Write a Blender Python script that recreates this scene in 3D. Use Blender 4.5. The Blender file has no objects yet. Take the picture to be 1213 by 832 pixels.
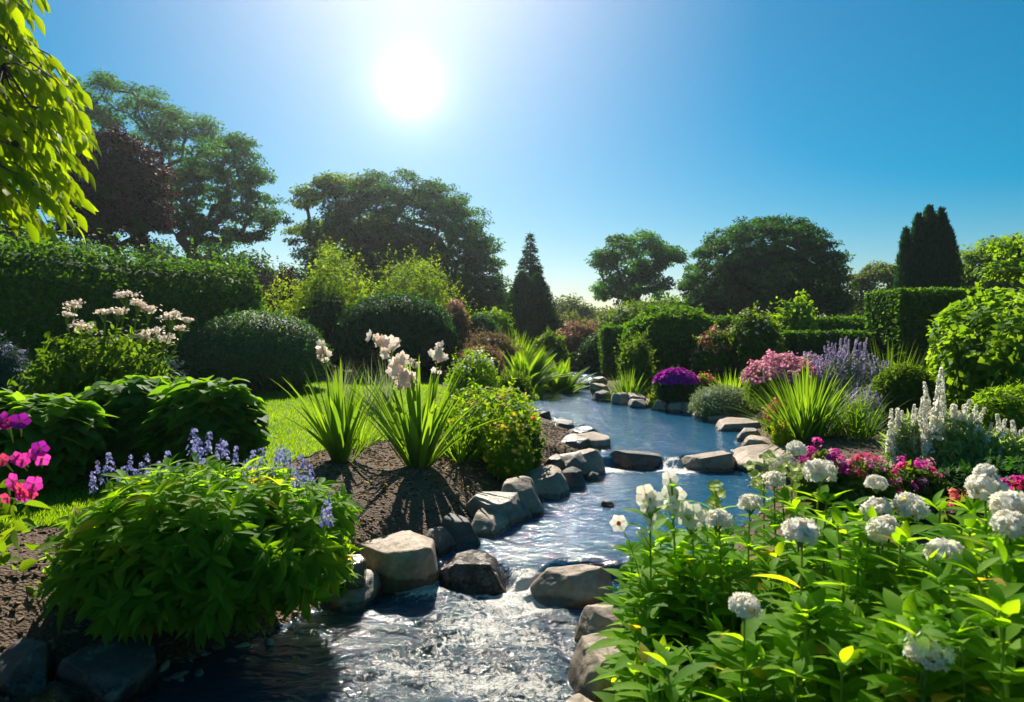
import bpy, bmesh, math, random
import numpy as np
from mathutils import Vector

random.seed(7)
rng = np.random.default_rng(7)
scene = bpy.context.scene
COL = scene.collection
PI = math.pi

# ------------------------------------------------------------------ camera, sky, sun, exposure
CAM_Z, FOC, HOR = 1.5, 800.0, 400.0          # eye height, focal length and horizon row in photo pixels (1213 wide)
cam_data = bpy.data.cameras.new('camera')
cam = bpy.data.objects.new('camera', cam_data)
COL.objects.link(cam)
cam.location = (0, 0, CAM_Z)
cam.rotation_euler = (PI/2, 0, 0)
cam_data.sensor_width = 36.0
cam_data.lens = 36.0*FOC/1213.0
cam_data.shift_y = -(416.0-HOR)/1213.0
cam_data.clip_start = 0.05
cam_data.clip_end = 3000
cam_data.dof.use_dof = True
cam_data.dof.focus_distance = 6.5
cam_data.dof.aperture_fstop = 4.5
scene.camera = cam

SUN_AZ, SUN_EL = math.radians(-8.6), math.radians(38)
SEEN_EL = math.radians(20.2)
def sky_dir(az, el):
    return Vector((math.sin(az)*math.cos(el), math.cos(az)*math.cos(el), math.sin(el)))

world = bpy.data.worlds.new('World')
scene.world = world
world.use_nodes = True
nt = world.node_tree
N, L = nt.nodes, nt.links
for n in list(N): N.remove(n)
out = N.new('ShaderNodeOutputWorld')
bg = N.new('ShaderNodeBackground'); bg.inputs['Strength'].default_value = 0.043
sky = N.new('ShaderNodeTexSky'); sky.sky_type = 'NISHITA'; sky.sun_disc = False
sky.sun_elevation = SUN_EL; sky.sun_rotation = SUN_AZ
sky.air_density = 1.0; sky.dust_density = 0.6; sky.ozone_density = 2.5
hs = N.new('ShaderNodeHueSaturation'); hs.inputs['Saturation'].default_value = 1.95; hs.inputs['Hue'].default_value = 0.48
L.new(sky.outputs['Color'], hs.inputs['Color'])
tc = N.new('ShaderNodeTexCoord')
nrm = N.new('ShaderNodeVectorMath'); nrm.operation = 'NORMALIZE'
L.new(tc.outputs['Generated'], nrm.inputs[0])
dt = N.new('ShaderNodeVectorMath'); dt.operation = 'DOT_PRODUCT'
L.new(nrm.outputs['Vector'], dt.inputs[0]); dt.inputs[1].default_value = sky_dir(SUN_AZ, SEEN_EL)
ac = N.new('ShaderNodeMath'); ac.operation = 'ARCCOSINE'; ac.use_clamp = False
mn = N.new('ShaderNodeMath'); mn.operation = 'MINIMUM'; mn.inputs[1].default_value = 0.999999
L.new(dt.outputs['Value'], mn.inputs[0]); L.new(mn.outputs['Value'], ac.inputs[0])
def halo(amp, deg, power=1.0):
    a = N.new('ShaderNodeMath'); a.operation = 'DIVIDE'; a.inputs[1].default_value = math.radians(deg)
    L.new(ac.outputs['Value'], a.inputs[0])
    p = N.new('ShaderNodeMath'); p.operation = 'POWER'; p.inputs[1].default_value = power
    L.new(a.outputs['Value'], p.inputs[0])
    m = N.new('ShaderNodeMath'); m.operation = 'MULTIPLY'; m.inputs[1].default_value = -1
    L.new(p.outputs['Value'], m.inputs[0])
    e = N.new('ShaderNodeMath'); e.operation = 'EXPONENT'
    L.new(m.outputs['Value'], e.inputs[0])
    s = N.new('ShaderNodeMath'); s.operation = 'MULTIPLY'; s.inputs[1].default_value = amp
    L.new(e.outputs['Value'], s.inputs[0])
    return s.outputs['Value']
def add(a, b):
    s = N.new('ShaderNodeMath'); s.operation = 'ADD'
    L.new(a, s.inputs[0]); L.new(b, s.inputs[1]); return s.outputs['Value']
glow = add(add(add(halo(700.0, .85, 2.0), halo(24.0, 1.1, 1.0)), halo(3.8, 3.2, 1.0)), halo(1.8, 10.0, 1.0))
gc = N.new('ShaderNodeVectorMath'); gc.operation = 'SCALE'; gc.inputs[0].default_value = (1.0, 0.985, 0.92)
L.new(glow, gc.inputs['Scale'])
sm = N.new('ShaderNodeVectorMath'); sm.operation = 'ADD'
L.new(hs.outputs['Color'], sm.inputs[0]); L.new(gc.outputs['Vector'], sm.inputs[1])
L.new(sm.outputs['Vector'], bg.inputs['Color'])
L.new(bg.outputs['Background'], out.inputs['Surface'])
world.cycles.sampling_method = 'MANUAL'; world.cycles.sample_map_resolution = 2048

sun_data = bpy.data.lights.new('sun', 'SUN')
sun_data.energy = 5.0; sun_data.angle = math.radians(0.5); sun_data.color = (1.0, 0.93, 0.80)
sun = bpy.data.objects.new('sun', sun_data); COL.objects.link(sun)
sun.rotation_euler = (-sky_dir(SUN_AZ, SUN_EL)).to_track_quat('-Z', 'Y').to_euler()
sun.location = (0, 0, 60)

scene.view_settings.view_transform = 'Standard'
scene.view_settings.look = 'None'
scene.view_settings.exposure = 1.0
scene.view_settings.gamma = 1.0
scene.view_settings.use_curve_mapping = False
scene.render.engine = 'CYCLES'
cy = scene.cycles
cy.use_denoising = True
cy.max_bounces = 6; cy.diffuse_bounces = 4; cy.glossy_bounces = 3; cy.transmission_bounces = 4; cy.transparent_max_bounces = 6
cy.volume_bounces = 0
cy.sample_clamp_indirect = 6.0
cy.caustics_reflective = False; cy.caustics_refractive = False

# ------------------------------------------------------------------ helpers
def nse(P, freq, seed=0, octv=3):
    """smooth pseudo noise about -1..1 for an (n,3) array"""
    r = np.random.default_rng(seed+1000); P = np.asarray(P, float); o = np.zeros(len(P)); a = 1.0; tot = 0
    for _ in range(octv):
        s = np.zeros(len(P))
        for _ in range(6):
            k = r.normal(size=3); k /= np.linalg.norm(k)
            s += np.sin(P @ k*freq*r.uniform(.6, 1.4)*2.2 + r.uniform(0, 6.28))
        o += a*s/2.6; tot += a; a *= .5; freq *= 2.1
    return o/tot

def norm(v):
    return v/np.maximum(np.linalg.norm(v, axis=-1, keepdims=True), 1e-9)

def frames(d, n):
    y = norm(d); x = norm(np.cross(y, n)); z = np.cross(x, y)
    return np.stack([x, y, z], axis=-1)

class T:
    """a small template mesh: verts and polygons"""
    def __init__(s, v, f):
        s.v = np.array(v, float); s.tot = np.array([len(q) for q in f], np.int32)
        s.loop = np.array([i for q in f for i in q], np.int32)

class MB:
    def __init__(s):
        s.v = []; s.l = []; s.t = []; s.r = []; s.m = []; s.n = 0
    def raw(s, v, loop, tot, rnd=0.5, mat=0):
        v = np.asarray(v, float).reshape(-1, 3)
        s.v.append(v); s.l.append(np.asarray(loop, np.int64)+s.n); s.t.append(np.asarray(tot, np.int64))
        s.r.append(np.broadcast_to(np.asarray(rnd, float), (len(v),)))
        s.m.append(np.full(len(tot), mat)); s.n += len(v)
    def inst(s, t, pos, R, S, rnd=None, mat=0):
        n = len(pos); k = len(t.v)
        if n == 0: return
        S = np.asarray(S, float)
        if S.ndim == 0: S = np.full(n, float(S))
        sv = t.v[None]*(S[:, None, None] if S.ndim == 1 else S[:, None, :])
        v = np.einsum('nij,nkj->nki', R, sv)+np.asarray(pos)[:, None, :]
        loop = (t.loop[None]+(np.arange(n)*k)[:, None]).ravel()
        if rnd is None: rnd = rng.random(n)
        s.raw(v.reshape(-1, 3), loop, np.tile(t.tot, n), np.repeat(rnd, k), mat)
    def tube(s, pts, rad, sides=6, rnd=.5, mat=0, cap=True):
        pts = np.asarray(pts, float); m = len(pts); rad = np.broadcast_to(np.asarray(rad, float), (m,))
        d = norm(np.gradient(pts, axis=0)); ref = np.array([0.13, .31, .94]) if abs(d[0][2]) < .9 else np.array([.94, .2, .1])
        x = norm(np.cross(d, ref)); z = np.cross(x, d)
        a = np.arange(sides)*2*PI/sides
        v = pts[:, None]+rad[:, None, None]*(x[:, None]*np.cos(a)[None, :, None]+z[:, None]*np.sin(a)[None, :, None])
        i = np.arange(m-1)[:, None]*sides; j = np.arange(sides)[None]; j2 = (j+1) % sides
        q = np.stack([i+j, i+j2, i+sides+j2, i+sides+j], -1).reshape(-1)
        tot = [4]*((m-1)*sides)
        q = list(q)
        if cap: q += list(range(sides))[::-1]+list(range((m-1)*sides, m*sides)); tot += [sides, sides]
        s.raw(v.reshape(-1, 3), q, tot, rnd, mat)
    def mesh(s, name, mats, smooth=True):
        me = bpy.data.meshes.new(name)
        v = np.concatenate(s.v); l = np.concatenate(s.l); t = np.concatenate(s.t); r = np.concatenate(s.r); m = np.concatenate(s.m)
        me.vertices.add(len(v)); me.vertices.foreach_set('co', v.astype(np.float32).ravel())
        me.loops.add(len(l)); me.loops.foreach_set('vertex_index', l.astype(np.int32))
        me.polygons.add(len(t)); st = np.zeros(len(t), np.int32); st[1:] = np.cumsum(t)[:-1]
        me.polygons.foreach_set('loop_start', st)
        me.polygons.foreach_set('material_index', m.astype(np.int32))
        me.polygons.foreach_set('use_smooth', np.full(len(t), smooth))
        a = me.attributes.new('rnd', 'FLOAT', 'POINT'); a.data.foreach_set('value', r.astype(np.float32))
        for x in (mats if isinstance(mats, (list, tuple)) else [mats]): me.materials.append(x)
        me.update(calc_edges=True)
        return me

def link(name, me, parent=None, loc=(0, 0, 0), rotz=0):
    o = bpy.data.objects.new(name, me); COL.objects.link(o)
    o.location = loc; o.rotation_euler = (0, 0, rotz)
    if parent is not None: o.parent = parent
    return o
def tag(o, label=None, cat=None, group=None, kind=None):
    if label: o['label'] = label
    if cat: o['category'] = cat
    if group: o['group'] = group
    if kind: o['kind'] = kind
    return o
def thing(name, label, cat, loc=(0, 0, 0), group=None, rotz=0):
    return tag(link(name, None, None, loc, rotz), label, cat, group)

def at(px, py, Y):
    """photo pixel at distance Y -> world point"""
    return np.array([(px-606.5)/FOC*Y, Y, CAM_Z-(py-HOR)/FOC*Y])
def onz(px, py, z):
    return at(px, py, FOC*(CAM_Z-z)/(py-HOR))

# ------------------------------------------------------------------ materials
def mat_new(name):
    m = bpy.data.materials.new(name); m.use_nodes = True
    n = m.node_tree.nodes
    return m, n, m.node_tree.links, n['Principled BSDF'], n['Material Output']
def rampnode(n, stops):
    r = n.new('ShaderNodeValToRGB'); e = r.color_ramp.elements
    while len(e) < len(stops): e.new(.5)
    for k, (p, c) in zip(e, stops): k.position = p; k.color = (*c, 1)
    return r
def leaf_mat(name, c1, c2, tr=None, trans=.45, rough=.6, spec=.06, old=None):
    """leaves: diffuse colour varies from leaf to leaf, light passes through the blade"""
    m, n, l, p, o = mat_new(name)
    a = n.new('ShaderNodeAttribute'); a.attribute_name = 'rnd'
    r = rampnode(n, [(0.05, c1), (0.95, c2)] if old is None else [(0.05, c1), (.955, c2), (.985, old)]); l.new(a.outputs['Fac'], r.inputs['Fac'])
    l.new(r.outputs['Color'], p.inputs['Base Color'])
    p.inputs['Roughness'].default_value = rough; p.inputs['Specular IOR Level'].default_value = spec
    t = n.new('ShaderNodeBsdfTranslucent')
    if tr is None: tr = (2.9, 2.4, .5)
    x = n.new('ShaderNodeMix'); x.data_type = 'RGBA'; x.blend_type = 'MULTIPLY'; x.inputs['Factor'].default_value = 1
    l.new(r.outputs['Color'], x.inputs['A']); x.inputs['B'].default_value = (*tr, 1)
    x.clamp_result = True
    l.new(x.outputs['Result'], t.inputs['Color'])
    s = n.new('ShaderNodeMixShader'); s.inputs[0].default_value = trans
    l.new(p.outputs[0], s.inputs[1]); l.new(t.outputs[0], s.inputs[2]); l.new(s.outputs[0], o.inputs['Surface'])
    return m
def bark_mat(name, c1, c2):
    m, n, l, p, o = mat_new(name)
    t = n.new('ShaderNodeTexNoise'); t.inputs['Scale'].default_value = 9; t.inputs['Detail'].default_value = 5
    g = n.new('ShaderNodeTexCoord'); l.new(g.outputs['Object'], t.inputs['Vector'])
    r = rampnode(n, [(.3, c1), (.7, c2)]); l.new(t.outputs['Fac'], r.inputs['Fac'])
    l.new(r.outputs['Color'], p.inputs['Base Color']); p.inputs['Roughness'].default_value = .85
    b = n.new('ShaderNodeBump'); b.inputs['Strength'].default_value = .5; b.inputs['Distance'].default_value = .03
    l.new(t.outputs['Fac'], b.inputs['Height']); l.new(b.outputs['Normal'], p.inputs['Normal'])
    return m
def rock_mat(name, c1, c2, c3, rough=.7, seed=0.0, bs=.55, bd=.02):
    m, n, l, p, o = mat_new(name)
    g = n.new('ShaderNodeTexCoord')
    mp = n.new('ShaderNodeMapping'); mp.inputs['Location'].default_value = (seed, seed*2, seed*3)
    oi = n.new('ShaderNodeObjectInfo'); va = n.new('ShaderNodeVectorMath'); va.operation = 'MULTIPLY_ADD'
    l.new(g.outputs['Object'], va.inputs[0]); va.inputs[1].default_value = (1, 1, 1); l.new(oi.outputs['Location'], va.inputs[2])
    l.new(va.outputs['Vector'], mp.inputs['Vector'])
    t = n.new('ShaderNodeTexNoise'); t.inputs['Scale'].default_value = 3.2; t.inputs['Detail'].default_value = 8; t.inputs['Roughness'].default_value = .65
    l.new(mp.outputs[0], t.inputs['Vector'])
    r = rampnode(n, [(.28, c1), (.5, c2), (.72, c3)]); l.new(t.outputs['Fac'], r.inputs['Fac'])
    t2 = n.new('ShaderNodeTexNoise'); t2.inputs['Scale'].default_value = 26; t2.inputs['Detail'].default_value = 6
    l.new(mp.outputs[0], t2.inputs['Vector'])
    x = n.new('ShaderNodeMix'); x.data_type = 'RGBA'; x.blend_type = 'OVERLAY'; x.inputs['Factor'].default_value = .55
    l.new(r.outputs['Color'], x.inputs['A']); l.new(t2.outputs['Fac'], x.inputs['B'])
    t4 = n.new('ShaderNodeTexNoise'); t4.inputs['Scale'].default_value = 7; t4.inputs['Detail'].default_value = 6; t4.inputs['Roughness'].default_value = .7; l.new(mp.outputs[0], t4.inputs['Vector'])
    lm = n.new('ShaderNodeMapRange'); lm.inputs['From Min'].default_value = .60; lm.inputs['From Max'].default_value = .68; l.new(t4.outputs['Fac'], lm.inputs['Value'])
    lf = n.new('ShaderNodeMath'); lf.operation = 'MULTIPLY'; lf.inputs[1].default_value = .55; l.new(lm.outputs[0], lf.inputs[0])
    lx = n.new('ShaderNodeMix'); lx.data_type = 'RGBA'; l.new(lf.outputs[0], lx.inputs['Factor']); l.new(x.outputs['Result'], lx.inputs['A']); lx.inputs['B'].default_value = (.34, .34, .25, 1)
    sz = n.new('ShaderNodeSeparateXYZ'); l.new(g.outputs['Object'], sz.inputs[0])
    wz = n.new('ShaderNodeMath'); wz.operation = 'MULTIPLY_ADD'; l.new(t4.outputs['Fac'], wz.inputs[0]); wz.inputs[1].default_value = -.09; l.new(sz.outputs['Z'], wz.inputs[2])
    wr = n.new('ShaderNodeMapRange'); wr.inputs['From Min'].default_value = .125; wr.inputs['From Max'].default_value = .15; wr.inputs['To Min'].default_value = 1; wr.inputs['To Max'].default_value = 0; l.new(wz.outputs[0], wr.inputs['Value'])
    wx = n.new('ShaderNodeMix'); wx.data_type = 'RGBA'; wx.blend_type = 'MULTIPLY'; l.new(wr.outputs[0], wx.inputs['Factor']); l.new(lx.outputs['Result'], wx.inputs['A']); wx.inputs['B'].default_value = (.38, .36, .33, 1)
    l.new(wx.outputs['Result'], p.inputs['Base Color'])
    wg = n.new('ShaderNodeMapRange'); l.new(wr.outputs[0], wg.inputs['Value']); wg.inputs['To Min'].default_value = rough; wg.inputs['To Max'].default_value = .22; l.new(wg.outputs[0], p.inputs['Roughness'])
    vc = n.new('ShaderNodeTexVoronoi'); vc.feature = 'DISTANCE_TO_EDGE'; vc.inputs['Scale'].default_value = 4.5
    vd = n.new('ShaderNodeVectorMath'); vd.operation = 'MULTIPLY_ADD'; l.new(t4.outputs['Color'], vd.inputs[0]); vd.inputs[1].default_value = (.45, .45, .45); l.new(mp.outputs[0], vd.inputs[2]); l.new(vd.outputs['Vector'], vc.inputs['Vector'])
    vm = n.new('ShaderNodeMapRange'); vm.inputs['From Max'].default_value = .05; vm.inputs['To Min'].default_value = -.35; vm.inputs['To Max'].default_value = 0; l.new(vc.outputs['Distance'], vm.inputs['Value'])
    b = n.new('ShaderNodeBump'); b.inputs['Strength'].default_value = bs; b.inputs['Distance'].default_value = bd
    ad = n.new('ShaderNodeMath'); ad.operation = 'ADD'; l.new(t.outputs['Fac'], ad.inputs[0])
    ml = n.new('ShaderNodeMath'); ml.operation = 'MULTIPLY'; ml.inputs[1].default_value = .45; l.new(t2.outputs['Fac'], ml.inputs[0]); l.new(ml.outputs[0], ad.inputs[1])
    ae = n.new('ShaderNodeMath'); ae.operation = 'ADD'; l.new(ad.outputs[0], ae.inputs[0]); l.new(vm.outputs[0], ae.inputs[1])
    l.new(ae.outputs[0], b.inputs['Height']); l.new(b.outputs['Normal'], p.inputs['Normal'])
    return m

M = {}
M['grey_rock'] = rock_mat('grey_rock', (.10, .092, .078), (.22, .19, .15), (.38, .32, .25), .65)
M['tan_rock'] = rock_mat('tan_rock', (.18, .125, .088), (.32, .24, .17), (.45, .35, .26), .75, 3.1)
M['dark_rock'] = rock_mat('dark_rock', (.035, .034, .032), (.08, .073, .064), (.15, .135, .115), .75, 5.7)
M['wet_rock'] = rock_mat('wet_rock', (.045, .03, .022), (.10, .07, .055), (.18, .14, .11), .24, 8.2, 1.0, .07)
M['bark'] = bark_mat('bark', (.03, .028, .02), (.10, .09, .066))
M['stem'] = leaf_mat('stem', (.12, .22, .035), (.18, .28, .06), trans=.25)
M['brown_stem'] = leaf_mat('brown_stem', (.08, .06, .03), (.15, .11, .06), trans=.1)

# ------------------------------------------------------------------ stream outline (left and right edge, water level)
PAIRS = []
def pr(Lp, Rp, z): PAIRS.append((np.array([Lp[0], Lp[1], z]), np.array([Rp[0], Rp[1], z])))
def prx(py, lx, rx, z):
    a, b = onz(lx, py, z), onz(rx, py, z); pr(a[:2], b[:2], z)
Z0, Z1, Z2, Z3 = -.12, 0.0, .12, .30
pr((-1.75, -5), (.55, -5), Z0); pr((-1.75, 1.5), (.45, 1.5), Z0)
prx(832, 120, 690, Z0); prx(770, 315, 698, Z0); prx(718, 420, 722, Z0)
prx(669, 505, 762, Z1); prx(632, 585, 832, Z1); prx(592, 645, 892, Z1); prx(562, 700, 880, Z1)
prx(541, 722, 872, Z2); prx(515, 712, 872, Z2); prx(497, 672, 846, Z2); prx(486, 640, 800, Z2)
prx(473, 606, 738, Z2); prx(461, 618, 706, Z2); prx(453, 676, 713, Z2)
pr((2.25, 23.2), (3.5, 23.2), Z3); pr((3.2, 28), (4.9, 28), Z3); pr((6.0, 36), (8.0, 36), Z3)
LP = np.array([p[0] for p in PAIRS]); RP = np.array([p[1] for p in PAIRS])
POLY = np.concatenate([LP[:, :2], RP[::-1, :2]])

def stream_dist(P):
    """signed distance to the stream outline, negative in the water"""
    P = np.asarray(P, float)[:, :2]; d = np.full(len(P), 1e9); ins = np.zeros(len(P), bool)
    A = POLY; B = np.roll(POLY, -1, axis=0)
    for a, b in zip(A, B):
        e = b-a; w = P-a; t = np.clip((w @ e)/(e @ e), 0, 1)
        d = np.minimum(d, np.linalg.norm(w-t[:, None]*e, axis=1))
        c = ((a[1] > P[:, 1]) != (b[1] > P[:, 1])) & (P[:, 0] < (b[0]-a[0])*(P[:, 1]-a[1])/(b[1]-a[1]+1e-12)+a[0])
        ins ^= c
    return np.where(ins, -d, d)
def sstep(x, a, b):
    t = np.clip((x-a)/(b-a), 0, 1); return t*t*(3-2*t)
def wlevel(y):
    return Z0+(Z1-Z0)*sstep(y, 4.40, 4.58)+(Z2-Z1)*sstep(y, 7.86, 8.02)+(Z3-Z2)*sstep(y, 21.3, 22.6)
def ground_z(x, y):
    x = np.atleast_1d(np.asarray(x, float)); y = np.atleast_1d(np.asarray(y, float))
    P = np.stack([x, y, 0*x], 1); d = stream_dist(P); w = wlevel(y)
    top = .30+.06*sstep(y, 9, 16)+.14*sstep(y, 16, 30)+.35*sstep(y, 30, 70)
    b = w-.03+(top-w+.03)*sstep(d, 0, 1.1)
    z = np.where(d > 0, b, w-.03-.42*sstep(-d, 0, .5))
    return z+np.where(d > .1, .018*nse(P, 2.2, 3)*sstep(d, .1, .5), 0)
def gz(x, y): return float(ground_z(x, y)[0])

# ------------------------------------------------------------------ ground
def axis(lo, hi, step, far, g=1.22):
    a = list(np.arange(lo, hi+1e-6, step)); s = step; x = a[-1]
    while x < far: s *= g; x += s; a.append(x)
    s = step; x = a[0]; b = []
    while x > -far: s *= g; x -= s; b.append(x)
    return np.array(b[::-1]+a)
def grid_mesh(name, X, Y, Z, mat, keep=None):
    ny, nx = X.shape; v = np.stack([X, Y, Z], -1).reshape(-1, 3)
    i, j = np.meshgrid(np.arange(ny-1), np.arange(nx-1), indexing='ij')
    q = np.stack([i*nx+j, i*nx+j+1, (i+1)*nx+j+1, (i+1)*nx+j], -1).reshape(-1, 4)
    if keep is not None: q = q[keep(v[q].mean(1))]
    used = np.unique(q); mp = np.full(len(v), -1); mp[used] = np.arange(len(used))
    mb = MB(); mb.raw(v[used], mp[q].ravel(), [4]*len(q)); return mb.mesh(name, mat), used

m, n, l, p, o = mat_new('soil')
g = n.new('ShaderNodeTexCoord')
t1 = n.new('ShaderNodeTexNoise'); t1.inputs['Scale'].default_value = 2.3; t1.inputs['Detail'].default_value = 7
t2 = n.new('ShaderNodeTexNoise'); t2.inputs['Scale'].default_value = 38; t2.inputs['Detail'].default_value = 5; t2.inputs['Roughness'].default_value = .7
vo = n.new('ShaderNodeTexVoronoi'); vo.inputs['Scale'].default_value = 55
for t in (t1, t2, vo): l.new(g.outputs['Object'], t.inputs['Vector'])
r = rampnode(n, [(.3, (.06, .034, .020)), (.55, (.14, .088, .052)), (.75, (.24, .165, .105))])
mx = n.new('ShaderNodeMath'); mx.operation = 'MULTIPLY_ADD'; mx.inputs[1].default_value = .6
l.new(t2.outputs['Fac'], mx.inputs[0])
hf = n.new('ShaderNodeMath'); hf.operation = 'MULTIPLY'; hf.inputs[1].default_value = .4; l.new(t1.outputs['Fac'], hf.inputs[0]); l.new(hf.outputs[0], mx.inputs[2])
l.new(mx.outputs[0], r.inputs['Fac'])
sx = n.new('ShaderNodeSeparateXYZ'); l.new(g.outputs['Object'], sx.inputs[0])
mr = n.new('ShaderNodeMapRange'); mr.inputs['From Min'].default_value = 23; mr.inputs['From Max'].default_value = 30
l.new(sx.outputs['Y'], mr.inputs['Value'])
gx = n.new('ShaderNodeMix'); gx.data_type = 'RGBA'; l.new(mr.outputs[0], gx.inputs['Factor'])
l.new(r.outputs['Color'], gx.inputs['A']); gx.inputs['B'].default_value = (.05, .10, .018, 1)
l.new(gx.outputs['Result'], p.inputs['Base Color']); p.inputs['Roughness'].default_value = .95
b = n.new('ShaderNodeBump'); b.inputs['Strength'].default_value = .9; b.inputs['Distance'].default_value = .03
ba = n.new('ShaderNodeMath'); ba.operation = 'ADD'; l.new(t2.outputs['Fac'], ba.inputs[0]); l.new(vo.outputs['Distance'], ba.inputs[1])
l.new(ba.outputs[0], b.inputs['Height']); l.new(b.outputs['Normal'], p.inputs['Normal'])
M['soil'] = m

ax = axis(-5, 6, .075, 260); ay = axis(1.2, 14, .075, 260)
X, Y = np.meshgrid(ax, ay)
Z = ground_z(X.ravel(), Y.ravel()).reshape(X.shape)
me, _ = grid_mesh('ground', X, Y, Z, M['soil'])
tag(link('ground', me), 'brown soil ground of the flower beds and stream banks', kind='structure')

# lawn: a sheet just above the soil, left of the stream
LAWN = np.array([(-14, 4.1), (-3.3, 4.05), (-2.75, 4.3), (-2.45, 5.0), (-2.15, 6.2), (-1.95, 7.1), (-1.45, 7.7), (-.75, 9.0), (-.35, 11), (-.9, 13), (-2.0, 17), (-14, 17)])
def inpoly(P, poly):
    ins = np.zeros(len(P), bool)
    for a, b in zip(poly, np.roll(poly, -1, axis=0)):
        ins ^= ((a[1] > P[:, 1]) != (b[1] > P[:, 1])) & (P[:, 0] < (b[0]-a[0])*(P[:, 1]-a[1])/(b[1]-a[1]+1e-12)+a[0])
    return ins
m, n, l, p, o = mat_new('lawn')
g = n.new('ShaderNodeTexCoord'); t1 = n.new('ShaderNodeTexNoise'); t1.inputs['Scale'].default_value = 1.6; t1.inputs['Detail'].default_value = 8
l.new(g.outputs['Object'], t1.inputs['Vector'])
r = rampnode(n, [(.3, (.055, .12, .012)), (.7, (.10, .19, .02))]); l.new(t1.outputs['Fac'], r.inputs['Fac'])
l.new(r.outputs['Color'], p.inputs['Base Color']); p.inputs['Roughness'].default_value = .9; p.inputs['Specular IOR Level'].default_value = .1
M['lawn'] = m
X, Y = np.meshgrid(np.arange(-14, -.2, .12), np.arange(3.9, 17.2, .12))
Z = ground_z(X.ravel(), Y.ravel()).reshape(X.shape)+.012
me, _ = grid_mesh('lawn', X, Y, Z, M['lawn'], keep=lambda c: inpoly(c[:, :2]+.05*np.stack([nse(c, 3, 5), nse(c, 3, 6)], 1), LAWN))
tag(link('lawn', me), 'mown green lawn left of the stream', kind='structure')
MEADOW = np.array([(4.4, -3), (16, -3), (16, 12.5), (11, 12.5), (7.6, 8.2), (5.6, 6.2), (4.6, 4.4)])
X, Y = np.meshgrid(np.arange(4, 16, .2), np.arange(-3, 13, .2)); Z = ground_z(X.ravel(), Y.ravel()).reshape(X.shape)+.012
me, _ = grid_mesh('lawn', X, Y, Z, M['lawn'], keep=lambda c: inpoly(c[:, :2]+.06*np.stack([nse(c, 3, 7), nse(c, 3, 8)], 1), MEADOW))
tag(link('lawn', me), 'mown green lawn beyond the right flower beds', kind='structure')
M['grass'] = leaf_mat('grass', (.075, .18, .012), (.16, .28, .02), trans=.5)
blade = T([(-.09, 0, 0), (.09, 0, 0), (.05, .15, .6), (0, .45, 1)], [(0, 1, 2), (0, 2, 3)])
P = np.stack([rng.uniform(-9, -.3, 190000), 4+12.9*rng.random(190000)**1.7], 1)
P = P[inpoly(P, LAWN)]
ppx = 606.5+P[:, 0]/P[:, 1]*FOC
P = P[ppx > -40]
z = ground_z(P[:, 0], P[:, 1])+.01
a = rng.uniform(0, 2*PI, len(P)); R = np.zeros((len(P), 3, 3)); R[:, 0, 0] = np.cos(a); R[:, 1, 0] = np.sin(a); R[:, 0, 1] = -np.sin(a); R[:, 1, 1] = np.cos(a); R[:, 2, 2] = 1
mb = MB(); hgt = rng.uniform(.025, .055, len(P))
mb.inst(blade, np.column_stack([P, z]), R, hgt, .5+.4*nse(np.column_stack([P, z]), .8, 2)+rng.normal(0, .15, len(P)))
tag(link('grass', mb.mesh('grass', M['grass'])), 'short mown grass blades of the lawn left of the stream', 'grass', kind='stuff')

# ------------------------------------------------------------------ water
m, n, l, p, o = mat_new('stream_water')
p.inputs['Base Color'].default_value = (.010, .075, .145, 1); p.inputs['Roughness'].default_value = .07; p.inputs['IOR'].default_value = 1.333
p.inputs['Specular IOR Level'].default_value = .6
g = n.new('ShaderNodeTexCoord')
wsx = n.new('ShaderNodeSeparateXYZ'); l.new(g.outputs['Object'], wsx.inputs[0])
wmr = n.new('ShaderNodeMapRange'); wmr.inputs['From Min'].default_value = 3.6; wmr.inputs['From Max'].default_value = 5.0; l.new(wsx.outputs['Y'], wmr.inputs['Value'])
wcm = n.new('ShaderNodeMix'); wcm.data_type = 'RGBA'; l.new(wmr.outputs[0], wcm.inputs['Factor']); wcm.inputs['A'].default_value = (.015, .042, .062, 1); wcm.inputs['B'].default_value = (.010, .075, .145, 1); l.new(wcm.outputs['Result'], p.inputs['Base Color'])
mp = n.new('ShaderNodeMapping'); mp.inputs['Scale'].default_value = (2.2, 5.0, 1); mp.inputs['Rotation'].default_value = (0, 0, math.radians(12)); l.new(g.outputs['Object'], mp.inputs['Vector'])
t1 = n.new('ShaderNodeTexNoise'); t1.inputs['Scale'].default_value = 2.6; t1.inputs['Detail'].default_value = 6; t1.inputs['Roughness'].default_value = .55; t1.inputs['Distortion'].default_value = .8
t2 = n.new('ShaderNodeTexNoise'); t2.inputs['Scale'].default_value = 34; t2.inputs['Detail'].default_value = 4; l.new(g.outputs['Object'], t2.inputs['Vector'])
l.new(mp.outputs[0], t1.inputs['Vector'])
b1 = n.new('ShaderNodeBump'); b1.inputs['Strength'].default_value = .8; b1.inputs['Distance'].default_value = .05; l.new(t1.outputs['Fac'], b1.inputs['Height'])
b2 = n.new('ShaderNodeBump'); b2.inputs['Strength'].default_value = .5; b2.inputs['Distance'].default_value = .02; l.new(t2.outputs['Fac'], b2.inputs['Height']); l.new(b1.outputs['Normal'], b2.inputs['Normal'])
at0 = n.new('ShaderNodeAttribute'); at0.attribute_name = 'rnd'
for bb_, lo_, hi_ in ((b1, .6, .95), (b2, .28, 1.0)):
    ma = n.new('ShaderNodeMapRange'); ma.inputs['From Max'].default_value = .4; ma.inputs['To Min'].default_value = lo_; ma.inputs['To Max'].default_value = hi_; l.new(at0.outputs['Fac'], ma.inputs['Value']); l.new(ma.outputs[0], bb_.inputs['Strength'])
l.new(b2.outputs['Normal'], p.inputs['Normal'])
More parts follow.
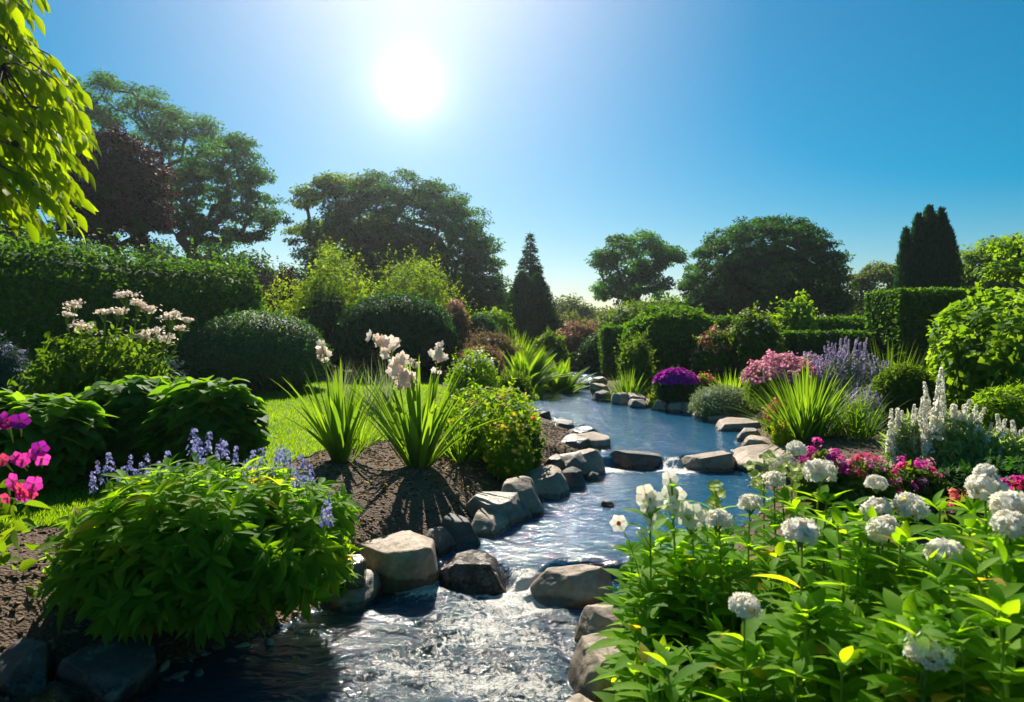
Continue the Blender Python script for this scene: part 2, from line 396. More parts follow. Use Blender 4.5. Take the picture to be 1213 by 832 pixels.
fo = n.new('ShaderNodeBsdfPrincipled'); fo.inputs['Base Color'].default_value = (.84, .80, .74, 1); fo.inputs['Roughness'].default_value = .35  # white of the weir foam and of sun glitter painted on the near pool
at1 = n.new('ShaderNodeAttribute'); at1.attribute_name = 'rnd'
t3 = n.new('ShaderNodeTexNoise'); t3.inputs['Scale'].default_value = 26; t3.inputs['Detail'].default_value = 7; t3.inputs['Roughness'].default_value = .72; t3.inputs['Distortion'].default_value = 1.2
l.new(g.outputs['Object'], t3.inputs['Vector'])
b3 = n.new('ShaderNodeBump'); b3.inputs['Strength'].default_value = 1; b3.inputs['Distance'].default_value = .04; l.new(t3.outputs['Fac'], b3.inputs['Height']); l.new(b3.outputs['Normal'], fo.inputs['Normal'])
s1 = n.new('ShaderNodeMath'); s1.operation = 'ADD'; l.new(at1.outputs['Fac'], s1.inputs[0]); l.new(t3.outputs['Fac'], s1.inputs[1])
mr = n.new('ShaderNodeMapRange'); mr.inputs['From Min'].default_value = .88; mr.inputs['From Max'].default_value = 1.02; l.new(s1.outputs[0], mr.inputs['Value'])
ms = n.new('ShaderNodeMixShader'); l.new(mr.outputs[0], ms.inputs[0]); l.new(p.outputs[0], ms.inputs[1]); l.new(fo.outputs[0], ms.inputs[2]); l.new(ms.outputs[0], o.inputs['Surface'])
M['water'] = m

def stream_rows():
    rows = []
    for k in range(len(PAIRS)-1):
        y0 = .5*(LP[k, 1]+RP[k, 1]); y1 = .5*(LP[k+1, 1]+RP[k+1, 1])
        step = .5 if y1 < 1.6 else .014 if y1 < 4.6 else .03 if y1 < 9 else .07 if y1 < 23 else .4
        c = max(2, int(abs(y1-y0)/step))
        for i in range(c): rows.append(k+i/c)
    return np.array(rows+[len(PAIRS)-1.0])
rows = stream_rows(); k0 = np.minimum(rows.astype(int), len(PAIRS)-2); f = (rows-k0)[:, None]
Lr = LP[k0]*(1-f)+LP[k0+1]*f; Rr = RP[k0]*(1-f)+RP[k0+1]*f
u = np.linspace(-.14, 1.14, 130)
X = Lr[:, :1]*(1-u)+Rr[:, :1]*u; Y = Lr[:, 1:2]*(1-u)+Rr[:, 1:2]*u
Q = np.stack([X.ravel(), Y.ravel(), 0*X.ravel()], 1)
y = Y.ravel(); x = X.ravel()
spill = lambda c, w: np.exp(-((x-c)/w)**4)
sh1 = np.where(np.abs(y-4.3) < .6, .24*spill(.08, .15)+.16*spill(-.60, .13), 0); sh2 = np.where(np.abs(y-7.8) < .6, .30*spill(1.83, .16)+.18*spill(1.08, .12), 0)
wl = wlevel(y+.03*nse(Q, 3, 21)+sh1+sh2)
turb = np.exp(-((y-3.6)/.85)**4)*np.exp(-((x+.20+.10*nse(Q, 2, 40))/.64)**4)*(1-.8*np.exp(-((y-3.98)/.3)**2)*np.exp(-((x+.72)/.3)**2))*sstep(y, 2.2, 3.2)  # left dip keeps the painted glitter off the water the boulder shades
turb2 = np.exp(-((y-7.65)/.28)**2)+.6*np.exp(-((y-8.15)/.2)**2)+.8*np.exp(-((y-21.2)/.5)**2)+.5*np.exp(-((y-17.5)/.3)**2)
Qs = Q*np.array([1.0, 1.9, 1])
amp = .007+.017*turb+.010*np.clip(turb2, 0, 1)+.006*(y < 4.2)
z = wl+amp*nse(Qs, 3.0, 31, 4)+.35*amp*nse(Q, 13, 33, 2)+(.010*turb+.0012)*nse(Qs, 9, 35, 2)+.0045*turb*nse(Q, 24, 36, 2)
fall = np.exp(-((y-4.16)/.17)**2)*spill(.08, .19)*1.1+np.exp(-((y-4.26)/.13)**2)*spill(-.60, .16)*.9+np.exp(-((y-7.55)/.16)**2)*(spill(1.83, .2)+spill(1.08, .16))
foam_glint = .525*turb*(.86+.3*nse(Qs, 2.6, 38, 3))+.50*fall+.56*np.exp(-((y-7.58)/.16)**2)*(x > .9)*(x < 2.2)*(.8+.4*nse(Q, 3, 44))+.22*np.exp(-((y-8.2)/.16)**2)*np.exp(-((x-1.6)/.5)**2)+.42*np.exp(-((y-21.6)/.9)**2)+.25*np.exp(-((y-17.3)/.5)**2)  # turb term mixes foam with painted white sun sparkle; fall terms are foam
z += .035*fall*(1+.8*nse(Q, 9, 46))
me, _ = grid_mesh('stream_water', X, Y, z.reshape(X.shape), M['water'])
me.attributes['rnd'].data.foreach_set('value', foam_glint.astype(np.float32))
tag(link('stream_water', me), 'blue rippling stream running down over two low weirs', kind='structure')

# ------------------------------------------------------------------ rocks
def ico(sub):
    bm = bmesh.new(); bmesh.ops.create_icosphere(bm, subdivisions=sub, radius=1); bm.verts.ensure_lookup_table()
    v = np.array([q.co[:] for q in bm.verts]); f = [tuple(w.index for w in q.verts) for q in bm.faces]; bm.free()
    return v, f
ICO = {s: ico(s) for s in (2, 3, 4, 5)}
def rock_mesh(sx, sy, sz, seed, flat=False, sub=4):
    r = np.random.default_rng(seed); v, f = ICO[sub]
    p = np.sign(v)*np.abs(v)**(.72 if flat else .85)
    for _ in range(13):
        k = r.normal(size=3); k[2] = abs(k[2])*.9; k /= np.linalg.norm(k); of = r.uniform(.60, .88)
        d = p @ k-of; p = p-np.maximum(d, 0)[:, None]*k*.985
    k = np.array([r.uniform(-.28, .28), r.uniform(-.35, 0), 1.0]); k /= np.linalg.norm(k); of = .5 if flat else r.uniform(.55, .75)
    d = p @ k-of; p = p-np.maximum(d, 0)[:, None]*k*.96
    p = p+v*(.028*nse(p, 1.6, seed)+.013*nse(p, 7, seed+1)+.006*nse(p, 17, seed+2))[:, None]
    p = (p-p.min(0))/(p.max(0)-p.min(0))
    p = (p-np.array([.5, .5, 0]))*np.array([sx, sy, sz])
    mb = MB(); mb.raw(p, [i for q in f for i in q], [3]*len(f)); return mb
def rock(name, bbox, zb, label, mat, deep=.8, flat=False, group='rocks edging the stream', rot=None, seed=None):
    """bbox in photo pixels: left, right, top row, waterline row; zb: height of that waterline"""
    x0, x1, yt, yb = bbox; Yf = FOC*(CAM_Z-zb)/(yb-HOR); w0 = (x1-x0)/FOC*Yf; dep = w0*deep*(1.35 if group != 'rocks of the weirs' else 1.0); Yc = Yf+dep*.42
    if group != 'rocks of the weirs': yt = yt+.10*(yb-yt)
    w = (x1-x0)/FOC*(Yf+dep*.3); yt_at = Yf+dep*(.85 if flat else .68)
    top = max(CAM_Z-(yt-HOR)/FOC*yt_at, zb+.05)
    cx = ((x0+x1)/2-606.5)/FOC*(Yf+dep*.3); sink = .14
    seed = seed if seed is not None else int(x0*7+yt*13)
    mb = rock_mesh(w*1.04, dep, top-zb+sink, seed, flat, 5 if w0*FOC/Yf > 60 else 4)
    rz = rot if rot is not None else random.uniform(-.25, .25)
    o = link(name, mb.mesh(name, M[mat]), None, (cx, Yc, zb-sink), rz)
    return tag(o, label, 'rock', group)
# left bank, from the front to the back
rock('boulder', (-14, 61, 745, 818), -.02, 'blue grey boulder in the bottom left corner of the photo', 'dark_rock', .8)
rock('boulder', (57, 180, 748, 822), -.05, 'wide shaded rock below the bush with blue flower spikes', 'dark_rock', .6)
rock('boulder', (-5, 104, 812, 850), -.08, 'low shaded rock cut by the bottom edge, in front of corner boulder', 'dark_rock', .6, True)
rock('boulder', (372, 444, 668, 722), Z0, 'small slanting rock at the right foot of the bush with blue spikes', 'grey_rock', .8)
rock('boulder', (384, 432, 655, 676), .1, 'low tan slab behind the small slanting rock by the blue-flowered bush', 'tan_rock', .8, True)
rock('boulder', (421, 521, 613, 690), -.04, 'big pale boulder with undercut side, the largest on left bank', 'tan_rock', .85, True, seed=51)
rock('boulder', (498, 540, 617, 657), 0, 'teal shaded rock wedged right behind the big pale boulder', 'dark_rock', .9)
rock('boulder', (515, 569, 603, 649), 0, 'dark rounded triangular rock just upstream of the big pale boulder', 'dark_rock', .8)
rock('boulder', (552, 600, 599, 637), 0, 'small pale-edged rock tucked in front of the wide teal boulder', 'tan_rock', .8)
rock('boulder', (551, 631, 572, 626), 0, 'wide teal boulder with a pale streak across its top', 'grey_rock', .85, True, seed=77)
rock('boulder', (593, 645, 556, 612), 0, 'tall dome-topped rock behind the wide teal boulder', 'tan_rock', .8)
rock('boulder', (612, 676, 544, 590), 0, 'long sloping rock upstream of the tall dome-topped rock', 'tan_rock', .8, True)
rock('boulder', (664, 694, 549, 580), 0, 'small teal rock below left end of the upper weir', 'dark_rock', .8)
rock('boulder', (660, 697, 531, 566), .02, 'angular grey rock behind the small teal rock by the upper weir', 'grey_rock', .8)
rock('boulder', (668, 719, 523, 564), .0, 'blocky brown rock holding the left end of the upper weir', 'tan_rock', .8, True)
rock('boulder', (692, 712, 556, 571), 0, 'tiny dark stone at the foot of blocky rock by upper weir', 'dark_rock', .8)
rock('boulder', (645, 670, 536, 549), .18, 'little reddish slab lying on soil behind the long sloping rock', 'tan_rock', .8, True)
rock('boulder', (678, 726, 508, 532), .12, 'flat brown rock at the water just above the upper weir, left bank', 'tan_rock', .9, True)
rock('boulder', (658, 708, 512, 526), .2, 'pale flat slab on the soil beside the flat brown rock', 'tan_rock', .9, True)
rock('boulder', (672, 712, 502, 513), .2, 'thin slab behind the pale flat slab, left bank', 'tan_rock', .9, True)
rock('boulder', (650, 684, 494, 506), .16, 'low dark slab near the top of the left bank row', 'grey_rock', .9, True)
rock('boulder', (637, 654, 485, 497), .14, 'small grey cobble at the head of the left bank row', 'dark_rock', .9)
for bb, lb in (((590, 634, 455, 467), 'dark slab at the left end of far bank, nearest the lawn side'), ((616, 658, 454, 466), 'dark slab in the middle of the far bank below the ferns'),
               ((654, 702, 450, 462), 'dark slab at the right end of the far bank beside the upper channel')):
    rock('stone_slab', bb, Z2, lb, 'dark_rock', .8)
# weirs
rock('boulder', (520, 608, 651, 700), -.1, 'glistening wet boulder in the lower weir with water over its top', 'wet_rock', .9, True, group='rocks of the weirs', seed=5)
rock('boulder', (600, 648, 676, 694), -.1, 'low wet ledge under the small fall beside glistening boulder', 'wet_rock', .6, True, group='rocks of the weirs')
rock('boulder', (630, 726, 665, 716), -.1, 'flat topped brown boulder in the right half of the lower weir', 'tan_rock', .6, True, group='rocks of the weirs', rot=.05)
rock('boulder', (723, 784, 532, 555), 0, 'dark wet block in the left half of the upper weir', 'dark_rock', .45, True, group='rocks of the weirs', rot=0)
rock('boulder', (782, 808, 543, 552), 0, 'wet sill between the two blocks of the upper weir', 'wet_rock', .6, True, group='rocks of the weirs', rot=0)
rock('boulder', (807, 876, 533, 559), 0, 'brown rounded block in the right half of the upper weir', 'tan_rock', .45, True, group='rocks of the weirs', rot=0)
rock('boulder', (713, 731, 595, 602), 0, 'tiny dark stone poking out of the middle pool', 'dark_rock', .8, group='rocks of the weirs')
# right bank, front
rock('boulder', (681, 742, 702, 762), -.1, 'round tan boulder right of the foaming pool, under the flat topped weir boulder', 'tan_rock', .9)
rock('boulder', (674, 768, 738, 826), -.1, 'biggest round tan boulder at the foot of the white phlox', 'tan_rock', .8, seed=19)
rock('boulder', (656, 725, 818, 870), -.1, 'tan rock cut by the bottom edge below the biggest round boulder', 'tan_rock', .8)
# right bank, round the bend towards the back
rock('boulder', (873, 960, 520, 562), .0, 'big angular block at the right end of the upper weir', 'tan_rock', .8, True, seed=14)
rock('boulder', (916, 958, 533, 572), .05, 'grey slab leaning beside the big angular block at magenta flowers', 'grey_rock', .9)
rock('boulder', (878, 920, 513, 531), .14, 'rounded rock sitting behind the big angular block', 'tan_rock', .9)
rock('boulder', (874, 906, 504, 524), .12, 'rough knobbly rock at the water behind the rounded rock', 'grey_rock', .9)
rock('boulder', (848, 906, 490, 511), .12, 'long pale slab at the water beside the coral flower', 'tan_rock', .9, True)
rock('boulder', (842, 898, 484, 502), .14, 'second pale slab, stacked just behind the long pale slab', 'tan_rock', .9, True)
rock('boulder', (870, 902, 476, 490), .22, 'grey rock half under the silver cushion plant', 'grey_rock', .9)
rock('boulder', (823, 853, 479, 497), .12, 'squarish pale rock left of the long pale slab', 'grey_rock', .9)
rock('boulder', (842, 858, 477, 490), .14, 'dark gap stone under left part of silver cushion plant', 'dark_rock', .9)
rock('boulder', (808, 833, 473, 491), .12, 'slanted rock left of the squarish pale rock', 'grey_rock', .9)
rock('boulder', (791, 816, 471, 489), .12, 'ridged rock under right side of the magenta cushion', 'tan_rock', .9)
rock('boulder', (774, 796, 471, 488), .12, 'tan rock straight below the magenta cushion', 'tan_rock', .9)
rock('boulder', (764, 779, 470, 483), .12, 'small rock under left side of the magenta cushion', 'tan_rock', .9)
rock('boulder', (745, 768, 471, 484), .12, 'low dark-fronted rock right below the arching grass tuft', 'grey_rock', .9)
rock('boulder', (735, 771, 463, 480), .12, 'wider grey rock behind it at the foot of arching grass tuft', 'grey_rock', .9)
rock('boulder', (725, 748, 462, 480), .12, 'upright brown rock left below the arching grass tuft', 'tan_rock', .9)
rock('boulder', (703, 728, 460, 476), .12, 'dark rounded rock at the far right corner of the upper pool', 'dark_rock', .9)
rock('boulder', (700, 722, 452, 464), .2, 'pale stone behind the dark rounded rock by the upper channel', 'tan_rock', .9, True)
rock('boulder', (701, 720, 445, 453), .25, 'farthest pale stone beside the narrow upper channel', 'tan_rock', .9, True)

# pebbles along the water's edge
P = np.concatenate([np.stack([rng.uniform(-2.2, 2.8, 20000), rng.uniform(2.4, 9, 20000)], 1), np.stack([rng.uniform(0, 4, 12000), rng.uniform(8, 18, 12000)], 1)])
d = stream_dist(P); P = P[(d > -.12) & (d < .3) & (rng.random(len(P)) < np.exp(-((d-.04)/.13)**2))]
v, f = ICO[2]; pb = T(v*(1+.18*nse(v, 1.5, 9))[:, None], f); R = frames(rand_u := norm(rng.normal(size=(len(P), 3))), norm(rng.normal(size=(len(P), 3))+np.array([0, 0, 3])))
mb = MB(); s = rng.gamma(2.0, .009, len(P)).clip(.006, .05)*(1+.06*np.maximum(P[:, 1]-6, 0)); mb.inst(pb, np.column_stack([P, ground_z(P[:, 0], P[:, 1])]), R, np.column_stack([s, s*.8, s*.55]))
M['pebble'] = leaf_mat('pebble', (.06, .055, .05), (.34, .29, .23), trans=0, rough=.6, spec=.4)
tag(link('gravel', mb.mesh('gravel', M['pebble'])), 'small mixed pebbles between the rocks at the edge of the water', 'gravel', kind='stuff')

# mulch chips on the bare soil
M['mulch'] = leaf_mat('mulch', (.07, .04, .024), (.34, .23, .14), trans=0, rough=.9)
chip = T([(-.5, -.2, 0), (.5, -.15, 0), (.45, .2, 0), (-.45, .15, .05), (-.4, -.1, .18), (.4, -.1, .16), (.35, .15, .15), (-.35, .1, .2)],
         [(0, 1, 5, 4), (1, 2, 6, 5), (2, 3, 7, 6), (3, 0, 4, 7), (4, 5, 6, 7)])
P = np.concatenate([np.stack([rng.uniform(-4.5, 1.2, 26000), rng.uniform(2.6, 10, 26000)], 1), np.stack([rng.uniform(1, 7, 9000), rng.uniform(4, 11, 9000)], 1)])
d = stream_dist(P); P = P[(d > .12) & ~inpoly(P, LAWN)]
a = rng.uniform(0, 2*PI, len(P)); zz = ground_z(P[:, 0], P[:, 1])
dv = np.stack([np.cos(a), np.sin(a), rng.normal(0, .25, len(P))], 1); nv = np.stack([rng.normal(0, .3, len(P)), rng.normal(0, .3, len(P)), np.ones(len(P))], 1)
mb = MB(); mb.inst(chip, np.column_stack([P, zz]), frames(dv, nv), rng.uniform(.012, .05, len(P)))
tag(link('mulch', mb.mesh('mulch', M['mulch'], False)), 'bark and wood chip mulch scattered over the soil of the beds', 'mulch', kind='stuff')

# fallen leaves and petals on the beds
M['leaf_litter'] = leaf_mat('leaf_litter', (.16, .10, .035), (.34, .30, .06), trans=.2, rough=.7)
M['fallen_petal'] = leaf_mat('fallen_petal', (.70, .55, .50), (.84, .80, .76), trans=.3, rough=.7)
P = np.concatenate([np.stack([rng.uniform(-3.2, 1.0, 1500), rng.uniform(2.8, 9, 1500)], 1), np.stack([rng.uniform(.6, 6, 1100), rng.uniform(2.5, 10, 1100)], 1)])
P = P[(stream_dist(P) > .15) & (rng.random(len(P)) < .5)]
lt = T([(0, 0, 0), (-.26, .45, .16), (0, 1, .05), (.26, .45, .16), (0, .5, .02)], [(0, 4, 1), (1, 4, 2), (0, 3, 4), (4, 3, 2)])
mb = MB(); nl = len(P); mb.inst(lt, np.column_stack([P, ground_z(P[:, 0], P[:, 1])+.025]), frames(norm(rng.normal(size=(nl, 3))*np.array([1, 1, .2])), norm(rng.normal(size=(nl, 3))*.35+np.array([0, 0, 1]))), rng.uniform(.02, .07, nl))
tag(link('leaf_litter', mb.mesh('leaf_litter', M['leaf_litter'])), 'fallen yellow and brown leaves lying on the soil', 'leaves', kind='stuff')

# ------------------------------------------------------------------ leaf, blade and flower templates
def leaf_t(w=.22, seg=4, droop=.18, fold=.10, base=.0, blunt=1.0):
    """a leaf along +Y, length 1, half width w, face towards +Z"""
    v = []; f = []
    ts = np.linspace(0, 1, seg+1)
    for t in ts:
        ww = w*math.sin(PI*min(1, (t*(1-base)+base))**blunt) if 0 < t < 1 else 0
        z = -droop*t*t
        if ww == 0: v.append((0, t, z))
        else: v += [(-ww, t, z+fold*ww/w), (0, t, z), (ww, t, z+fold*ww/w)]
    f.append((0, 2, 1)); f.append((0, 3, 2))
    for k in range(seg-2):
        a = 1+3*k; f.append((a, a+1, a+4, a+3)); f.append((a+1, a+2, a+5, a+4))
    a = 1+3*(seg-2); e = a+3
    f.append((a, a+1, e)); f.append((a+1, a+2, e))
    return T(v, f)
LO = T([(0, 0, 0), (-.27, .45, .06), (0, 1, -.08), (.27, .45, .06)], [(0, 2, 1), (0, 3, 2)])
LO_WIDE = T([(0, 0, 0), (-.42, .5, .09), (0, 1, -.1), (.42, .5, .09)], [(0, 2, 1), (0, 3, 2)])
LO_THIN = T([(0, 0, 0), (-.12, .4, .03), (0, 1, -.12), (.12, .4, .03)], [(0, 2, 1), (0, 3, 2)])
LANCE = leaf_t(.15, 5, .28, .05)
OVATE = leaf_t(.24, 5, .24, .07, .0, .85)
BROAD = leaf_t(.36, 5, .22, .08, .05, .8)
PETAL = leaf_t(.30, 3, -.15, .06, .0, 1.5)

def rand_unit(n):
    return norm(rng.normal(size=(n, 3)))
def clamp01(a): return np.clip(a, 0, 1)

def flower_t(k=5, cup=.25, w=.42, seg=3):
    """k petals round the Z axis, radius 1"""
    p = leaf_t(w, seg, -cup, .02, 0, 1.35); v = []; f = []; n = len(p.v)
    for i in range(k):
        a = i*2*PI/k; c, s = math.cos(a), math.sin(a)
        for q in p.v: v.append((q[0]*c-q[1]*s, q[0]*s+q[1]*c, q[2]+.02*(i % 2)))
        o = 0
        for t in p.tot: f.append(tuple(p.loop[o:o+t]+i*n)); o += t
    return T(v, f)
FLORET = flower_t(5, .12, .36, 3)
FLORET_LO = T([(0, 0, -.1), (1, 0, .15), (.31, .95, .1), (-.81, .59, .15), (-.81, -.59, .1), (.31, -.95, .15)], [(0, 1, 2), (0, 2, 3), (0, 3, 4), (0, 4, 5), (0, 5, 1)])
FLORET4 = T([(0, 0, 0), (.25, .25, .1), (1, .05, .2), (.25, -.25, .1), (-.25, .25, .1), (-.05, 1, .2), (-1, -.05, .2), (-.25, -.25, .1), (.05, -1, .2)],
            [(0, 3, 2, 1), (0, 1, 5, 4), (0, 4, 6, 7), (0, 7, 8, 3)])
DOT = T([(1, 0, 0), (-.5, .87, 0), (-.5, -.87, 0), (0, 0, .9)], [(0, 1, 3), (1, 2, 3), (2, 0, 3)])

def blades(mb, pos, az, tilt, bend, Ln, W, seg=7, fold=.25, rnd=None, mat=0, taper=1.0):
    """strap leaves: each bends over as it grows; all arguments are arrays over the blades"""
    n = len(pos); t = np.linspace(0, 1, seg+1); ang = tilt[:, None]+bend[:, None]*t[None]**1.5
    ds = Ln[:, None]/seg
    h = np.concatenate([np.zeros((n, 1)), np.cumsum(np.sin(ang[:, :-1])*ds, 1)], 1)
    v = np.concatenate([np.zeros((n, 1)), np.cumsum(np.cos(ang[:, :-1])*ds, 1)], 1)
    ca, sa = np.cos(az)[:, None], np.sin(az)[:, None]
    C = np.stack([pos[:, :1]+h*ca, pos[:, 1:2]+h*sa, pos[:, 2:3]+v], -1)
    side = np.stack([-sa+0*h, ca+0*h, 0*h], -1)
    nr = np.stack([-np.cos(ang)*ca, -np.cos(ang)*sa, np.sin(ang)], -1)
    w = W[:, None]*(np.minimum(1, .55+t*2.2)*(1-t**2.2)**taper)[None]
    A = C-side*w[..., None]+nr*(fold*w)[..., None]; B = C+side*w[..., None]+nr*(fold*w)[..., None]
    V = np.stack([A, C, B], 2).reshape(n, -1, 3); k = (seg+1)*3
    q = []
    for i in range(seg):
        a = 3*i; q += [a, a+1, a+4, a+3, a+1, a+2, a+5, a+4]
    loop = (np.array(q)[None]+(np.arange(n)*k)[:, None]).ravel()
    if rnd is None: rnd = rng.random(n)
    mb.raw(V.reshape(-1, 3), loop, [4]*(2*seg*n), np.repeat(rnd, k), mat)

# ------------------------------------------------------------------ vegetation materials
def G(name, *a, **k): M[name] = leaf_mat(name, *a, **k)
G('leaf_oak', (.017, .074, .019), (.06, .165, .03), trans=.48, tr=(2.2, 2.3, .6))
G('leaf_deep', (.010, .045, .014), (.035, .10, .02), trans=.38, tr=(2.2, 2.3, .6))
G('leaf_beech', (.014, .064, .018), (.050, .14, .026), trans=.44, tr=(2.2, 2.3, .6))
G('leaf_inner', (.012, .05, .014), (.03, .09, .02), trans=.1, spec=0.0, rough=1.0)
G('leaf_copper', (.020, .011, .010), (.048, .021, .016), trans=.35, tr=(1.5, .9, .7))
G('leaf_hedge', (.02, .08, .016), (.09, .21, .025), trans=.42)
G('leaf_yew', (.010, .050, .020), (.034, .10, .028), trans=.28, tr=(2.0, 2.3, .7))
G('leaf_box', (.016, .072, .024), (.06, .16, .04), trans=.3, spec=.3)
G('leaf_lime', (.13, .24, .012), (.27, .38, .02), trans=.55, tr=(2.2, 1.9, .25))
G('leaf_gold', (.09, .18, .014), (.19, .29, .03), trans=.5, tr=(2.3, 2.0, .4))
G('leaf_mid', (.045, .11, .016), (.11, .20, .03), trans=.45)
G('leaf_bright', (.065, .16, .016), (.16, .28, .03), trans=.5)
G('leaf_phlox', (.08, .20, .015), (.18, .33, .025), trans=.6, rough=.6, spec=.08, tr=(3.1, 2.6, .35), old=(.34, .27, .05))
G('leaf_bush', (.07, .19, .015), (.17, .31, .025), trans=.6, rough=.6, spec=.08, tr=(3.1, 2.6, .35), old=(.32, .28, .05))
G('leaf_big', (.045, .14, .02), (.13, .27, .035), trans=.5, rough=.6, spec=.1)
G('leaf_strap', (.05, .13, .018), (.13, .24, .035), trans=.5, rough=.35)
G('leaf_silver', (.17, .23, .13), (.30, .36, .22), trans=.4, tr=(1.3, 1.3, .8))
G('leaf_pale', (.13, .22, .06), (.26, .38, .14), trans=.5, tr=(1.8, 1.7, .8))
G('leaf_far', (.05, .095, .035), (.10, .15, .05), trans=.4)
G('leaf_blue', (.03, .07, .06), (.08, .13, .12), trans=.3, tr=(1.2, 1.3, 1))
G('leaf_pinkish', (.16, .12, .07), (.28, .19, .12), trans=.45, tr=(1.4, 1.1, .7))
G('leaf_brown', (.12, .10, .06), (.22, .17, .11), trans=.4, tr=(1.4, 1.2, .7))
def petal(name, c1, c2, trans=.45, tr=(1.15, 1.1, 1.0)): M[name] = leaf_mat(name, c1, c2, tr, trans, .6, .2)
petal('white_petal', (.74, .72, .62), (.86, .85, .82), .4)
petal('cream_petal', (.66, .58, .42), (.82, .78, .66), .4)
petal('blush_petal', (.76, .60, .52), (.86, .80, .74), .4)
petal('lime_petal', (.42, .50, .10), (.62, .66, .24), .45)
petal('magenta_petal', (.66, .02, .34), (.86, .07, .52), .45)
petal('purple_petal', (.34, .012, .36), (.58, .03, .52), .45)
petal('crimson_petal', (.55, .02, .09), (.75, .08, .22), .45)
petal('pink_petal', (.62, .20, .34), (.80, .40, .52), .45)
petal('coral_petal', (.72, .12, .10), (.82, .34, .26), .45)
petal('blue_petal', (.17, .18, .50), (.42, .42, .76), .45)
petal('lavender_petal', (.27, .24, .42), (.44, .38, .58), .45)
petal('yellow_petal', (.70, .48, .02), (.85, .66, .06), .4)
petal('orange_petal', (.75, .10, .03), (.85, .30, .06), .4)
petal('rose_petal', (.42, .20, .17), (.60, .36, .30), .4)

# ------------------------------------------------------------------ plant builders
def dome_points(n, rx, ry, h, lump=.12, freq=2.0, seed=0, shell=.25, low=.45, cut=-.02):
    d = rand_unit(n*2); r = 1+lump*nse(d, freq, seed)+.4*lump*nse(d, freq*3, seed+9)
    r = r*(1-shell*rng.random(len(d))**1.6)
    p = d*r[:, None]; z = np.where(p[:, 2] > 0, p[:, 2]*h*(1-low), p[:, 2]*h*low*1.05)+h*low
    q = np.stack([p[:, 0]*rx, p[:, 1]*ry, z], 1); nn = norm(d/np.array([rx, ry, h*.55]))
    k = q[:, 2] > cut; return q[k][:n], nn[k][:n]
def put_leaves(mb, p, nn, t, size, up=.35, jit=.6, tang=.9, out=.35, drop=.1, var=.35, seed=0, mat=0, pf=1.1):
    n = len(p); f = norm(nn+np.array([0, 0, up])+jit*rng.normal(size=(n, 3)))
    d = norm(tang*rng.normal(size=(n, 3))+out*nn+np.array([0, 0, -drop]))
    d = norm(d-(d*f).sum(1, keepdims=True)*f*.75)
    rn = clamp01(.5+.32*nse(p, pf, seed+4, 2)+rng.normal(0, .2, n))
    mb.inst(t, p, frames(d, f), size*(1+var*rng.normal(size=n)).clip(.45, 1.8), rn, mat)
def core(mb, rx, ry, h, lump, freq, seed, scale=.82, low=.45, mat=0, floor=True):
    v, f = ICO[4]; r = (1+lump*nse(v, freq, seed))*scale; p = v*r[:, None]
    z = np.where(p[:, 2] > 0, p[:, 2]*h*(1-low), p[:, 2]*h*low)+h*low
    mb.raw(np.stack([p[:, 0]*rx, p[:, 1]*ry, np.maximum(z, -.05)], 1), [i for q in f for i in q], [3]*len(f), .25, mat)
def stems(mb, n, rx, ry, h, r=.01, spread=.75, mat=0):
    for i in range(n):
        a = rng.uniform(0, 2*PI); s = spread*math.sqrt(rng.random()); e = np.array([math.cos(a)*rx*s, math.sin(a)*ry*s, h*rng.uniform(.6, .9)*(1-.35*s*s)])
        b = np.array([e[0]*.18, e[1]*.18, -.05]); m_ = (b+e)/2+np.array([e[0]*-.12, e[1]*-.12, h*.06])
        mb.tube([b, m_, e], [r, r*.8, r*.35], 5, mat=mat)
def place(x0, x1, yt, Y, sink=.0):
    """photo box -> base point, half width, height"""
    X = ((x0+x1)/2-606.5)/FOC*Y; rx = (x1-x0)/2/FOC*Y; z = gz(X, Y)-sink
    return (X, Y, z), rx, CAM_Z-(yt-HOR)/FOC*Y-z

